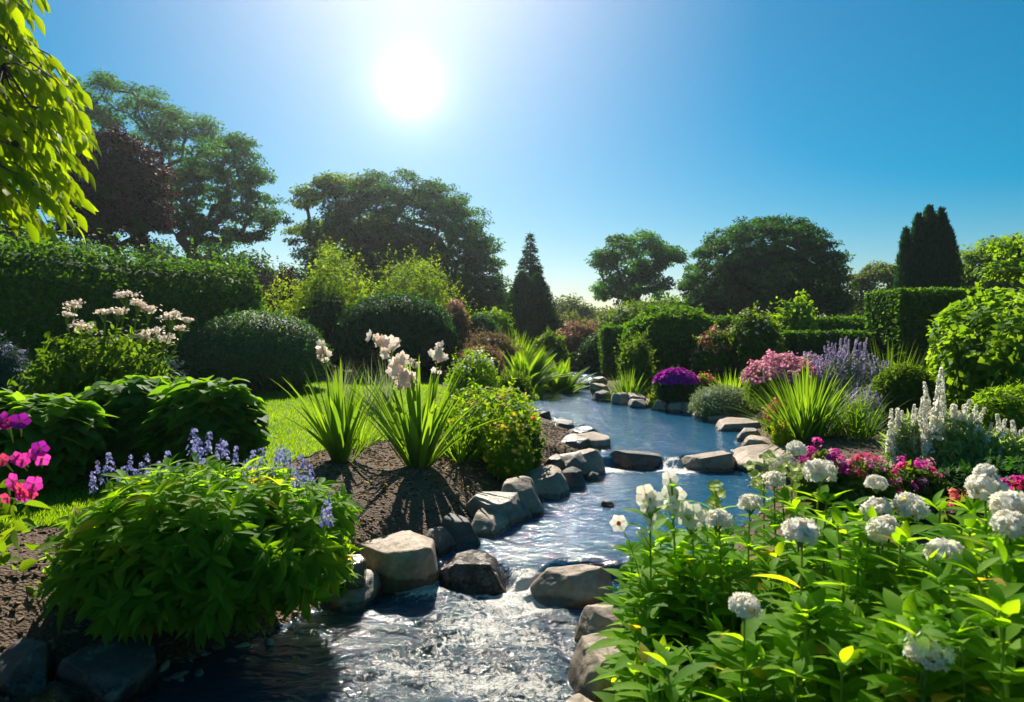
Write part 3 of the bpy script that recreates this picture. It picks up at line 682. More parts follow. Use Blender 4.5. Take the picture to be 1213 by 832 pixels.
def shrub(name, box, Y, label, cat, mat, t=LO, size=.08, n=5000, ry=None, lump=.14, freq=2.2, shell=.3, inner=True, up=.35, jit=.6, drop=.1, low=.42,
          group=None, nst=10, sprigs=36, var=.35, flowers=None, stem_mat='bark', out=.35, seed=None, str_=.014, pf=None):
    """box: left, right, top row in the photo. flowers: list of (part name, material, template, size, count, upper fraction, bunch)"""
    loc, rx, h = place(*box, Y); ry = ry or rx; seed = seed if seed is not None else int(box[0]+box[2]*3)
    root = thing(name, label, cat, loc, group)
    mb = MB()
    if inner: core(mb, rx, ry, h, lump, freq, seed, .80, low)
    p, nn = dome_points(n, rx, ry, h, lump, freq, seed, shell, low); put_leaves(mb, p, nn, t, size, up, jit, drop=drop, var=var, seed=seed, out=out, pf=pf or 1.6/max(rx, .3))
    if sprigs:
        p, nn = dome_points(sprigs, rx, ry, h, lump, freq, seed, .05, low)
        k = rng.integers(0, len(p), sprigs*9); tt = rng.random(len(k)); ax_ = norm(nn*.6+np.array([0, 0, .9])+.3*rng.normal(size=p.shape)); ln_ = (h*.22*rng.uniform(.3, 1.1, len(p)))[k]
        q = p[k]+ax_[k]*(tt*ln_)[:, None]; d = norm(ax_[k]*.6+.8*rng.normal(size=q.shape)); f = norm(np.array([0, 0, 1])+.7*rng.normal(size=q.shape))
        mb.inst(t, q, frames(d, f), size*rng.uniform(.5, 1.0, len(q)))
    link('foliage', mb.mesh('foliage', M[mat]), root)
    if nst:
        mb = MB(); stems(mb, nst, rx, ry, h, str_); link('stems', mb.mesh('stems', M[stem_mat]), root)
    for fl in flowers or []:
        pn, fm, ft, fs, cnt, upf, bunch = fl
        mb = MB(); c = max(1, cnt//bunch)
        p, nn = dome_points(c*3, rx*1.03, ry*1.03, h*1.03, lump, freq, seed, .06, low); k = np.argsort(-(p[:, 2]/h+rng.random(len(p))*(1-upf)*2))[:c]; p, nn = p[k], nn[k]
        if bunch > 1:
            p = np.repeat(p, bunch, 0)+rng.normal(size=(c*bunch, 3))*fs*1.3; nn = np.repeat(nn, bunch, 0)
        f = norm(nn+.5*rng.normal(size=p.shape)+np.array([0, -.3, .3])); d = rng.normal(size=p.shape)
        mb.inst(ft, p, frames(np.cross(f, d), f), fs*rng.uniform(.7, 1.25, len(p)))
        fo = link(pn, mb.mesh(pn, M[fm]), root); fo['kind'] = 'stuff'
    return root

def hedge_box(name, c, size, rotz, label, mat, n, leaf, t=LO, rnd_r=.12, cat='hedge', group=None, lump=.05, top_wild=.0, h_end=None, seed=1):
    """clipped hedge: a block with rounded edges covered in leaves; c: centre of its foot. h_end: height at the right end"""
    sx, sy, sz = size; root = thing(name, label, cat, (c[0], c[1], gz(c[0], c[1])-.03), group, rotz)
    A = np.array([sy*sz, sy*sz, sx*sz, sx*sz, sx*sy]); side = rng.choice(5, n, p=A/A.sum())
    u = rng.uniform(-.5, .5, (n, 3)); nn = np.zeros((n, 3))
    for k, (ax_, s) in enumerate(((0, -1), (0, 1), (1, -1), (1, 1), (2, 1))):
        q = side == k; u[q, ax_] = s*.5; nn[q, ax_] = s
    p = u*np.array([sx, sy, sz]); half = np.array([sx, sy, sz])/2
    inn = np.clip(p, -(half-rnd_r), half-rnd_r); dd = p-inn; far = np.linalg.norm(dd, axis=1) > 1e-6
    p = inn+norm(dd)*rnd_r; nn = np.where(far[:, None], norm(dd), nn)
    def bump(q): return lump*(nse(q, 1.3, seed)+.5*nse(q, 4, seed+1))
    def shape(q):
        q = q.copy(); q[:, 2] += sz/2
        if h_end is not None: q[:, 2] *= 1+(h_end/sz-1)*sstep(q[:, 0], -sx/2, sx/2)
        return q
    p = p+nn*(bump(p)-.12*leaf*0-rng.random(n)*.09)[:, None]
    if top_wild: p[:, 2] += np.where(nn[:, 2] > .5, rng.exponential(top_wild, n), 0)
    q = shape(p); k = q[:, 2] > -.05
    mb = MB(); put_leaves(mb, q[k], nn[k], t, leaf, .25, .55, seed=seed, pf=.8)
    nx, ny, nz = max(4, int(sx/.2)), max(3, int(sy/.2)), max(4, int(sz/.2))
    bm = bmesh.new(); bmesh.ops.create_cube(bm, size=1); bmesh.ops.subdivide_edges(bm, edges=bm.edges[:], cuts=14, use_grid_fill=True)
    v = np.array([w.co[:] for w in bm.verts]); bm.verts.index_update(); fc = [[w.index for w in f.verts] for f in bm.faces]; bm.free()
    v = v*(np.array([sx, sy, sz])-.22); inn = np.clip(v, -(half-.11-rnd_r), half-.11-rnd_r); dd = v-inn; ln = np.linalg.norm(dd, axis=1)
    v = np.where((ln > rnd_r)[:, None], inn+norm(dd)*rnd_r, v); v = v+norm(v)*bump(v)[:, None]
    mb.raw(shape(v), [i for f in fc for i in f], [len(f) for f in fc], .2)
    link('foliage', mb.mesh('foliage', M[mat]), root)
    for x in np.linspace(-sx*.4, sx*.4, max(2, int(sx/.8))):
        mb = MB(); mb.tube([(x, 0, -.08), (x+.03, 0, sz*.3), (x, .04, sz*.6)], [.04, .03, .02], 6); link('trunk', mb.mesh('trunk', M['bark']), root)
    return root

def skeleton(mb, base, fork, tips, wt, r0, wiggle=.05, seed=0):
    """trunk and limbs: every tip joins the nearest point of what has grown so far"""
    r = np.random.default_rng(seed); base, fork = np.array(base, float), np.array(fork, float)
    nodes = [base+(fork-base)*t for t in (0, .33, .66, 1)]; par = [-1, 0, 1, 2]
    order = np.argsort(np.linalg.norm(tips-fork, axis=1))
    end = {}
    for i in order:
        c = tips[i]; A = np.array(nodes[2:]); dv = c-A; dist = np.linalg.norm(dv, axis=1); pen = dist+.35*np.linalg.norm(A-fork, axis=1)+np.where(dv[:, 2] < -.1, 1.0*np.abs(dv[:, 2]), 0)
        j = int(np.argmin(pen))+2; a = nodes[j]; prev = j; m_ = max(2, int(np.linalg.norm(c-a)/1.0)+1)
        for s in range(1, m_+1):
            t = s/m_; q = a+(c-a)*t; L_ = np.linalg.norm(c-a)
            q = q+r.normal(size=3)*wiggle*L_*math.sin(PI*t)+np.array([0, 0, .10*L_*math.sin(PI*t)])
            nodes.append(q); par.append(prev); prev = len(nodes)-1
        end[i] = prev
    w = np.zeros(len(nodes))
    for i, e in end.items(): w[e] += 1
    for k in range(len(nodes)-1, 0, -1): w[par[k]] += w[k]
    tot = w[0]
    for k in range(1, len(nodes)):
        if k > 3 and par[k] < 0: continue
        ra = r0*math.sqrt(max(w[par[k]] if par[k] > 2 else tot, .4)/tot); rb = r0*math.sqrt(max(w[k], .4)/tot)
        if par[k] >= 3: ra = min(ra, rb*1.25)
        if k <= 3: ra, rb = r0*(1.35-.1*k), r0*(1.25-.1*k)
        mb.tube([nodes[par[k]], nodes[k]], [ra, rb], 7 if rb > .06 else 5, cap=False)

def tree(name, Y, base_px, lobes, label, mat, n=26000, leaf=.2, K=110, t=LO, r0=.35, fork_h=.35, group=None, shell=(.72, 1.0), puff=.9, flat=.6, gaps=0.0, seed=1, depth=1.0, cat='tree', solid=0.0, up=.5, drop=.15, fork_px=None):
    """lobes: (column, row, half width, half height[, depth offset m]) in photo pixels at distance Y"""
    r = np.random.default_rng(seed); X = (base_px-606.5)/FOC*Y; bz = gz(X, Y)-.1
    root = thing(name, label, cat, (X, Y, bz), group); O = np.array([X, Y, bz])
    E = []
    for lb in lobes:
        c = at(lb[0], lb[1], Y)-O; rx, rz = lb[2]/FOC*Y, lb[3]/FOC*Y
        if len(lb) > 4: c = c+np.array([0, lb[4], 0])
        E.append((c, np.array([rx, rx*depth, rz])))
    area = np.array([e[1][0]*e[1][2] for e in E]); C = []; NN = []
    while len(C) < K:
        e = E[r.choice(len(E), p=area/area.sum())]; d = r.normal(size=3); d /= np.linalg.norm(d)
        if d[2] < -.35 and r.random() < .75: continue
        p = e[0]+d*e[1]*r.uniform(*shell)
        if any(np.sum(((p-o[0])/o[1])**2) < .42 for o in E if o is not e): continue
        if p[2] < 1.0: continue
        C.append(p); NN.append(norm(d/e[1]))
    C = np.array(C); NN = np.array(NN)
    mb = MB(); fx = (fork_px-base_px)/FOC*Y if fork_px else 0
    top = C[:, 2].max(); skeleton(mb, (0, 0, 0), (fx, 0, top*fork_h), C-NN*.25, None, r0, seed=seed)
    link('trunk', mb.mesh('trunk', M['bark']), root)
    mb = MB(); ch = r.integers(0, K, n); pr_ = puff*(.7+.6*r.random(K))
    o = rand_unit(n)*(r.random(n)**.45)[:, None]; o[:, 2] = np.where(o[:, 2] < 0, o[:, 2]*.45, o[:, 2])*flat
    p = C[ch]+o*pr_[ch][:, None]; nn = norm(o+.8*NN[ch]+np.array([0, 0, .3]))
    rn = clamp01(.5+.22*r.normal(size=K)[ch]+r.normal(0, .17, n))
    f = norm(nn+np.array([0, 0, up])+.6*r.normal(size=(n, 3))); d = norm(r.normal(size=(n, 3))+.5*nn-np.array([0, 0, drop])); d = norm(d-(d*f).sum(1, keepdims=True)*f*.8)
    mb.inst(t, p, frames(d, f), leaf*r.uniform(.6, 1.4, n), rn)
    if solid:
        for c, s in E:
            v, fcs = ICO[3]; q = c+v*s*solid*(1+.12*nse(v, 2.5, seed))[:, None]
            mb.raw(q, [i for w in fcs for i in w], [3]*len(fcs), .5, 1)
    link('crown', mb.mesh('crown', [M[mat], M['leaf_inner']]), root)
    return root

def conifer(name, box, Y, label, mat, seed=1, n_whorl=26, leaf=.2, base_r=None, group=None):
    loc, rx, h = place(*box, Y); root = thing(name, label, 'conifer', loc, group); r = np.random.default_rng(seed)
    mb = MB(); mb.tube([(0, 0, -.1), (0, 0, h*.5), (0, 0, h)], [h*.025, h*.015, .01], 7); tr = mb
    lm = MB()
    for i in range(n_whorl):
        f = (i+.5)/n_whorl; z = h*(.06+.92*f); R_ = rx*(1-f)**.85*1.05
        for k in range(max(5, int(13*(1-f)+5))):
            a = r.uniform(0, 2*PI); L_ = R_*r.uniform(.75, 1.12); m_ = max(10, int(L_*60))
            s = r.random(m_)**.7; x = L_*s; zz = z-.28*L_*s**1.4+.10*L_*s**3+r.normal(0, .03, m_)
            w = .22*L_*(1-s)+.06; off = r.normal(size=m_)*w
            p = np.stack([x*math.cos(a)-off*math.sin(a), x*math.sin(a)+off*math.cos(a), zz-.25*np.abs(off)], 1)
            d = np.stack([np.full(m_, math.cos(a)), np.full(m_, math.sin(a)), np.full(m_, -.35)], 1)+.55*r.normal(size=(m_, 3))
            fr = norm(np.array([0, 0, 1])+.5*r.normal(size=(m_, 3)))
            lm.inst(LO_THIN, p, frames(norm(d), fr), leaf*r.uniform(.7, 1.3, m_), clamp01(r.normal(.5, .25, m_)))
            tr.tube([(0, 0, z), (L_*.5*math.cos(a), L_*.5*math.sin(a), z-.1*L_), (L_*.9*math.cos(a), L_*.9*math.sin(a), z-.18*L_)], [.02+.01*L_, .015, .006], 4, cap=False)
    link('trunk', tr.mesh('trunk', M['bark']), root); link('crown', lm.mesh('crown', M[mat]), root)
    return root

def strap_clump(name, px, Y, label, cat, n=90, Ln=.8, W=.018, mat='leaf_strap', spread=.9, bend=.9, rad=.12, group=None, seed=1, base=None, tilt0=.08, seg=8, fold=.25):
    loc = base if base is not None else ((px-606.5)/FOC*Y, Y, gz((px-606.5)/FOC*Y, Y)); r = np.random.default_rng(seed)
    root = thing(name, label, cat, tuple(loc), group)
    a = r.uniform(0, 2*PI, n); q = r.random(n)**.7; pos = np.stack([rad*q*np.cos(a), rad*q*np.sin(a), np.full(n, -.02)], 1)
    mb = MB(); blades(mb, pos, a+r.normal(0, .35, n), tilt0+spread*q*r.uniform(.4, 1.0, n), bend*q*r.uniform(.3, 1.2, n)+.05, Ln*r.uniform(.6, 1.1, n)*(1.05-.2*q), W*r.uniform(.7, 1.2, n), seg, fold, clamp01(r.normal(.5, .25, n)))
    link('foliage', mb.mesh('foliage', M[mat]), root)
    return root

def spike_mb(mb, base, top, r, n, t, size, mat=0, taper=.7, drop=0.0, start=0.0):
    """florets wound round a stem from base to top"""
    s = start+(1-start)*np.sort(rng.random(n)); a = rng.uniform(0, 2*PI, n); b = np.asarray(base, float); e = np.asarray(top, float)
    rr = r*(1-taper*s)*rng.uniform(.6, 1.1, n); p = b+(e-b)*s[:, None]+np.stack([rr*np.cos(a), rr*np.sin(a), -drop*rr], 1)
    f = norm(np.stack([np.cos(a), np.sin(a), rng.uniform(-.1, .6, n)], 1)); d = rand_unit(n)
    mb.inst(t, p, frames(np.cross(f, d), f), size*(1-.4*taper*s)*rng.uniform(.75, 1.25, n), None, mat)
def head_mb(mb, c, r, n, t, size, squash=.8, mat=0, low=-.55, inner=None):
    d = rand_unit(n*4); d = d[d[:, 2] > low][:n]; k = rng.uniform(.82, 1.06, len(d))
    p = np.asarray(c)+d*np.array([r, r, r*squash])*k[:, None]; f = norm(d+.35*rng.normal(size=d.shape)); x = rand_unit(len(d))
    mb.inst(t, p, frames(np.cross(f, x), f), size*rng.uniform(.8, 1.2, len(d)), None, mat)
    if inner is not None:
        v, fc = ICO[2]; mb.raw(np.asarray(c)+v*np.array([r, r, r*squash])*.72, [i for q in fc for i in q], [3]*len(fc), .3, inner)

# ------------------------------------------------------------------ trees against the sky
tree('spreading_tree', 40, 175, [(140, 175, 95, 80), (205, 170, 48, 50, 2), (85, 150, 45, 45), (60, 200, 60, 60), (150, 235, 60, 35)],
     'tall broad tree at the upper left, its rounded top the highest in the photo', 'leaf_oak', n=42000, leaf=.18, K=260, r0=.42, fork_h=.36, puff=.78, seed=11, group='big trees on the skyline')
tree('spreading_tree', 37, 222, [(268, 205, 46, 50), (235, 235, 48, 40), (292, 255, 38, 34), (215, 270, 30, 22), (318, 268, 24, 20), (262, 275, 40, 20)],
     'open branching tree with sky showing between its limbs, right of dark copper tree', 'leaf_oak', n=26000, leaf=.17, K=210, r0=.34, fork_h=.24, puff=.58, flat=.5, seed=12, group='big trees on the skyline')
tree('copper_tree', 27, 140, [(140, 215, 52, 56), (120, 255, 40, 40), (165, 258, 28, 36)],
     'dark copper red rounded tree rising behind the tall clipped hedge', 'leaf_copper', n=26000, leaf=.15, K=170, r0=.22, fork_h=.3, puff=.55, solid=.6, seed=13)
tree('dome_tree', 42, 478, [(476, 322, 118, 116), (552, 352, 48, 54), (402, 352, 56, 46)],
     'huge round domed tree straight below the sun, the widest of all', 'leaf_beech', n=105000, leaf=.175, K=900, r0=.5, fork_h=.35, puff=.6, shell=(.76, 1.0), solid=.5, seed=14, group='big trees on the skyline')
tree('spreading_tree', 40, 395, [(385, 242, 32, 26), (412, 225, 30, 20), (365, 285, 26, 26), (402, 290, 34, 28), (430, 262, 30, 30)],
     'lighter open tree leaning against the left side of the huge domed tree', 'leaf_mid', n=14000, leaf=.2, K=95, r0=.24, fork_h=.4, puff=.7, flat=.5, seed=15, group='big trees on the skyline')
tree('spreading_tree', 46, 752, [(752, 305, 46, 27), (728, 325, 30, 26), (782, 318, 26, 28), (745, 345, 42, 18)],
     'small umbrella shaped tree with open limbs, left of the big round green tree', 'leaf_oak', n=17000, leaf=.22, K=120, r0=.33, fork_h=.42, puff=.72, flat=.5, seed=16, group='big trees on the skyline')
tree('dome_tree', 38, 905, [(905, 342, 95, 86), (905, 360, 93, 34)],
     'massive round dense tree with flat base, right of the umbrella shaped tree', 'leaf_beech', n=90000, leaf=.155, K=1000, r0=.42, fork_h=.3, puff=.42, shell=(.78, .99), solid=.62, seed=17, group='big trees on the skyline')
conifer('spruce_tree', (592, 664, 273), 38, 'dark pointed spruce with layered branches, right of the huge domed tree', 'leaf_yew', seed=3, leaf=.24, n_whorl=30)
def columnar(name, box, Y, label, mat, spires, n=16000, leaf=.13, seed=1, t=LO_THIN):
    loc, rx, h = place(*box, Y); root = thing(name, label, 'tree', loc); mb = MB(); r = np.random.default_rng(seed)
    for sx, sh, sw in spires:
        m_ = int(n*sh*sw/sum(a[1]*a[2] for a in spires)); z = r.random(m_)**.85; a = r.uniform(0, 2*PI, m_)
        R_ = rx*sw*np.minimum(1, (1-z)*2.6)**.75*np.minimum(1, .75+z)*(1+.12*np.sin(5*a+sx*9+z*7))*(1-.22*r.random(m_))
        p = np.stack([sx*rx+R_*np.cos(a), R_*np.sin(a)*1.0, z*h*sh], 1); nn = norm(np.stack([np.cos(a), np.sin(a), .5+0*a], 1))
        d = norm(np.stack([.35*np.cos(a), .35*np.sin(a), 1+0*a], 1)+.35*r.normal(size=(m_, 3)))
        mb.inst(t, p, frames(d, norm(nn+.5*r.normal(size=(m_, 3)))), leaf*r.uniform(.7, 1.4, m_), clamp01(r.normal(.5, .22, m_)))
        zz = np.linspace(0, 1, 24); mb.tube(np.stack([sx*rx+0*zz, 0*zz, zz*h*sh*.96], 1), rx*sw*.74*np.minimum(1, (1-zz)*2.6)**.75*np.minimum(1, .75+zz)+.005, 12, .2)
    link('crown', mb.mesh('crown', M[mat]), root)
    mb = MB(); mb.tube([(0, 0, -.1), (0, 0, h*.5)], [rx*.2, rx*.1], 7); link('trunk', mb.mesh('trunk', M['bark']), root)
columnar('yew_tree', (598, 658, 324), 34, 'dark blocky clipped yew standing below the pointed spruce', 'leaf_yew', [(-.3, 1, .72), (.3, .98, .7)], 14000, .16, 4)
columnar('yew_tree', (1060, 1140, 247), 27, 'tall upright dark yew with several pointed tips, behind the squared hedge', 'leaf_yew',
         [(.02, 1, .5), (.38, .985, .42), (-.3, .95, .42), (.62, .86, .34), (-.68, .86, .30), (.1, .88, .62)], 34000, .17, 5)
tree('round_tree', 48, 1042, [(1040, 345, 30, 32), (1018, 355, 22, 24), (1060, 340, 22, 26)], 'pale green loose tree left of the tall upright yew', 'leaf_far', n=9000, leaf=.24, K=60, r0=.2, puff=.8, seed=21, group='trees far behind the garden')
conifer('spruce_tree', (1014, 1038, 314), 55, 'tiny blue green spruce far off, left of the tall upright yew', 'leaf_blue', seed=5, n_whorl=16, leaf=.25)
tree('round_tree', 34, 1180, [(1185, 325, 45, 38), (1150, 330, 28, 30), (1225, 315, 40, 38)], 'green tree at the right edge behind the squared hedge', 'leaf_mid', n=16000, leaf=.2, K=90, r0=.25, puff=.8, seed=22, group='trees far behind the garden')
tree('round_tree', 15, 1262, [(1225, 300, 30, 14), (1205, 288, 26, 9), (1200, 322, 24, 10), (1255, 310, 30, 24)], 'overhanging light green twigs reaching in from the right edge', 'leaf_bright', n=2600, leaf=.13, K=42, r0=.1, puff=.35, flat=.4, seed=23, fork_h=.75, up=.8)
far_trees = [(675, 62, 352, 24, 'grey green tree showing just right of the dark blocky yew', 'leaf_far'), (700, 66, 366, 24, 'low hazy tree at the vanishing point of the stream', 'leaf_far'),
             (735, 52, 368, 24, 'light green bushy tree under the left limbs of umbrella shaped tree', 'leaf_far'), (790, 50, 352, 30, 'bushy tree filling the gap left of massive round tree', 'leaf_mid'),
             (1010, 52, 358, 26, 'bushy tree in the gap right of the massive round tree', 'leaf_mid'), (335, 44, 318, 26, 'shaded bushy tree in the gap left of the huge domed tree', 'leaf_deep'),
             (300, 42, 300, 26, 'dark bushy tree below the open branching tree', 'leaf_deep'), (255, 45, 285, 30, 'dark low tree behind the trunk of the open branching tree', 'leaf_deep'),
             (30, 42, 235, 60, 'dark tree behind the yellow leaved branch at the left edge', 'leaf_deep'), (590, 55, 345, 30, 'shaded tree at the right foot of the huge domed tree', 'leaf_deep'),
             
             (190, 46, 282, 34, 'dark low tree just right of the copper tree', 'leaf_deep')]
for i, (px, Y, top, w, lb, mt) in enumerate(far_trees):
    hh = (415-top)/2
    tree('round_tree', Y, px, [(px, top+hh*.9, w, hh*.9), (px-w*.6, top+hh*1.2, w*.7, hh*.7), (px+w*.6, top+hh*1.15, w*.7, hh*.75)], lb, mt, n=7000, leaf=.28, K=55, r0=.2, puff=.95, solid=.7, seed=40+i, group='trees far behind the garden')

# ------------------------------------------------------------------ hedges and topiary
A, B = np.array([-14.8, 8.1]), np.array([-6.35, 16.55]); c = (A+B)/2; ln = np.linalg.norm(B-A)
hedge_box('clipped_hedge', c, (ln, 2.0, 3.2), math.atan2(*(B-A)[::-1]), 'tall dark clipped hedge running back along the left of the lawn', 'leaf_hedge', 52000, .10, rnd_r=.65, lump=.12, top_wild=.15, h_end=2.72)
hedge_box('clipped_hedge', (10.62, 17.6), (1.95, 1.7, 2.36), .0, 'squared dark hedge block below the tall upright yew', 'leaf_hedge', 26000, .085, rnd_r=.07, lump=.02)
hedge_box('clipped_hedge', (7.9, 18.3), (3.7, 1.1, 1.32), .03, 'low straight hedge in front, left of squared hedge block', 'leaf_hedge', 18000, .085, rnd_r=.08, lump=.03)
hedge_box('clipped_hedge', (8.6, 21.6), (6.6, 1.3, 1.75), .02, 'long straight hedge in second rank below the massive round tree', 'leaf_hedge', 22000, .10, rnd_r=.1, lump=.05)
hedge_box('clipped_hedge', (3.45, 22.5), (.95, 1.1, 1.6), .0, 'small squared hedge block right of the upper channel', 'leaf_hedge', 7000, .10, rnd_r=.1, lump=.04)
def dome(name, box, Y, label, mat, n, leaf, ry=None, lump=.03, cat='topiary', low=.42, sc=.93, seed=2, t=LO):
    loc, rx, h = place(*box, Y); ry = ry or rx; root = thing(name, label, cat, loc)
    mb = MB(); core(mb, rx, ry, h, lump, 1.5, seed, sc, low); p, nn = dome_points(n, rx, ry, h, lump, 1.5, seed, .07, low)
    put_leaves(mb, p, nn, t, leaf, .2, .5, seed=seed, pf=.8)
    q, nq = dome_points(90, rx*1.0, ry*1.0, h*1.0, lump, 1.5, seed, .02, low); k = rng.integers(0, len(q), 700); q2 = q[k]+nq[k]*(rng.random(700)*leaf*2.6)[:, None]
    mb.inst(t, q2, frames(norm(nq[k]+.8*rng.normal(size=q2.shape)), norm(rng.normal(size=q2.shape)+np.array([0, 0, .8]))), leaf*rng.uniform(.7, 1.2, 700)); link('foliage', mb.mesh('foliage', M[mat]), root)
    mb = MB(); mb.tube([(0, 0, -.1), (0, 0, h*.4)], [.07, .05], 7); link('trunk', mb.mesh('trunk', M['bark']), root)
dome('topiary_dome', (219, 387, 367), 14.6, 'smooth low clipped dome standing on the lawn before the tall hedge', 'leaf_box', 30000, .055)
dome('topiary_dome', (398, 543, 346), 19.5, 'large dark clipped dome in the shade below the sun', 'leaf_yew', 26000, .08, lump=.05)
dome('topiary_dome', (546, 592, 371), 24, 'small dark clipped dome far back beside the reed clump', 'leaf_box', 8000, .08)
dome('clipped_shrub', (742, 852, 359), 17.5, 'big rounded hedge shrub behind the magenta cushion', 'leaf_hedge', 26000, .085, lump=.09, cat='shrub', low=.5, sc=.88)

# ------------------------------------------------------------------ shrubs, left of the stream and far back
shrub('golden_shrub', (333, 442, 306), 21.5, 'golden feathery shrub left of the large dark dome', 'shrub', 'leaf_gold', LO, .105, 17000, lump=.34, freq=3, shell=.75, up=.5, inner=False, sprigs=160)
shrub('golden_shrub', (436, 545, 308), 24, 'golden spreading shrub rising behind the large dark dome', 'shrub', 'leaf_gold', LO, .105, 17000, lump=.26, freq=2.5, shell=.7, up=.6, inner=False, sprigs=160)
shrub('dark_red_shrub', (318, 362, 318), 26, 'dark red shrub in the gap right of the tall hedge', 'shrub', 'leaf_copper', LO, .13, 4000)
shrub('green_shrub', (352, 420, 340), 20, 'dull green shrub in the shade left of the large dark dome', 'shrub', 'leaf_deep', LO, .1, 5000, lump=.2)
shrub('green_shrub', (372, 412, 292), 29, 'upright light green shrub behind the left golden shrub', 'shrub', 'leaf_mid', LO, .16, 4000, lump=.2)
shrub('rose_shrub', (520, 556, 355), 21, 'pink flecked shrub at the right shoulder of the large dark dome', 'shrub', 'leaf_pinkish', LO, .09, 4500, lump=.2, flowers=[('blossoms', 'rose_petal', FLORET_LO, .035, 160, .8, 4)])
shrub('green_shrub', (556, 610, 368), 26, 'bright yellow green shrub above the small far dome', 'shrub', 'leaf_bright', LO, .12, 5000, lump=.22, up=.6)
shrub('brown_shrub', (542, 618, 392), 18.5, 'dusky brown seedhead shrub in front of the small far dome', 'shrub', 'leaf_brown', LO_THIN, .10, 6500, lump=.2, up=.5)
shrub('brown_shrub', (545, 598, 408), 14.2, 'pink tipped airy shrub behind the white dotted bush', 'shrub', 'leaf_pinkish', LO_THIN, .08, 6000, lump=.2, up=.6, flowers=[('blossoms', 'rose_petal', FLORET_LO, .022, 260, .8, 5)])
shrub('green_shrub', (528, 592, 418), 11.5, 'bushy plant dotted with tiny white flowers, beside right iris clump', 'plant', 'leaf_bright', LO, .055, 6500, lump=.3, shell=.6, inner=False, sprigs=120, flowers=[('blossoms', 'white_petal', FLORET_LO, .02, 150, .6, 3)])
shrub('green_shrub', (590, 628, 441), 12.6, 'low green bush before the ferns on the left bank', 'shrub', 'leaf_mid', LO_THIN, .075, 5500, lump=.28, shell=.5, sprigs=120)
shrub('brown_shrub', (655, 715, 384), 25.5, 'pinkish meadow shrub behind the ferns', 'shrub', 'leaf_pinkish', LO_THIN, .13, 5000, lump=.22, flowers=[('blossoms', 'rose_petal', FLORET_LO, .04, 200, .8, 5)])
shrub('green_shrub', (630, 672, 395), 22, 'pale green shrub behind the left fern', 'shrub', 'leaf_mid', LO, .09, 4500, lump=.2)
shrub('green_shrub', (682, 732, 398), 23.8, 'dark green mound at the head of the stream', 'shrub', 'leaf_deep', LO, .1, 5000, lump=.2)
shrub('green_shrub', (640, 700, 372), 34, 'light bushy growth right of the dark blocky yew', 'shrub', 'leaf_far', LO, .16, 4500, lump=.22)
shrub('green_shrub', (690, 752, 372), 36, 'light bushy growth across the end of the stream', 'shrub', 'leaf_far', LO, .16, 4500, lump=.25)
shrub('green_shrub', (718, 800, 352), 31, 'broad leafy shrub behind the small squared hedge block', 'shrub', 'leaf_mid', LO, .15, 6500, lump=.22)
strap_clump('reed_clump', 608, 20, 'tall feathery reed clump beside the small far dome', 'reeds', 420, 1.35, .02, 'leaf_bright', .75, .5, .35, seed=31, base=((608-606.5)/800*20, 20, gz(.05, 20)))
def fern(px, Y, label, L_, seed, n=26):
    loc = ((px-606.5)/FOC*Y, Y, gz((px-606.5)/FOC*Y, Y)); root = thing('fern', label, 'fern', loc, 'ferns by the stream'); r = np.random.default_rng(seed); mb = MB()
    for k in range(n):
        a = r.uniform(0, 2*PI); q = r.random(); l_ = L_*r.uniform(.75, 1.1); t = np.linspace(.05, 1, 46); ang = .08+.42*q+t*(.35+.7*q)
        x = np.cumsum(np.sin(ang))*l_/46; z = np.cumsum(np.cos(ang))*l_/46; ca, sa = math.cos(a), math.sin(a)
        P_ = np.stack([x*ca, x*sa, z], 1); side = np.array([-sa, ca, 0]); fwd = norm(np.gradient(P_, axis=0)); up_ = np.cross(np.broadcast_to(side, fwd.shape), fwd)
        for s in (-1, 1): mb.inst(LO_THIN, P_, frames(norm(side*s+.55*fwd), up_), l_*.12*np.sin(PI*np.clip(t*.92+.06, 0, 1))**.7+.01, np.full(46, r.random()))
        mb.tube(P_[::6], .006, 4, cap=False)
    link('fronds', mb.mesh('fronds', M['leaf_bright']), root)
fern(622, 16.2, 'arching fern above the dark slab at far left bank', 1.45, 5, 60)
fern(662, 17.2, 'arching fern right of its twin above the far left bank slabs', 1.35, 6, 60)
fern(636, 15.4, 'small fern between the two large ferns of the far bank', .9, 7, 30)

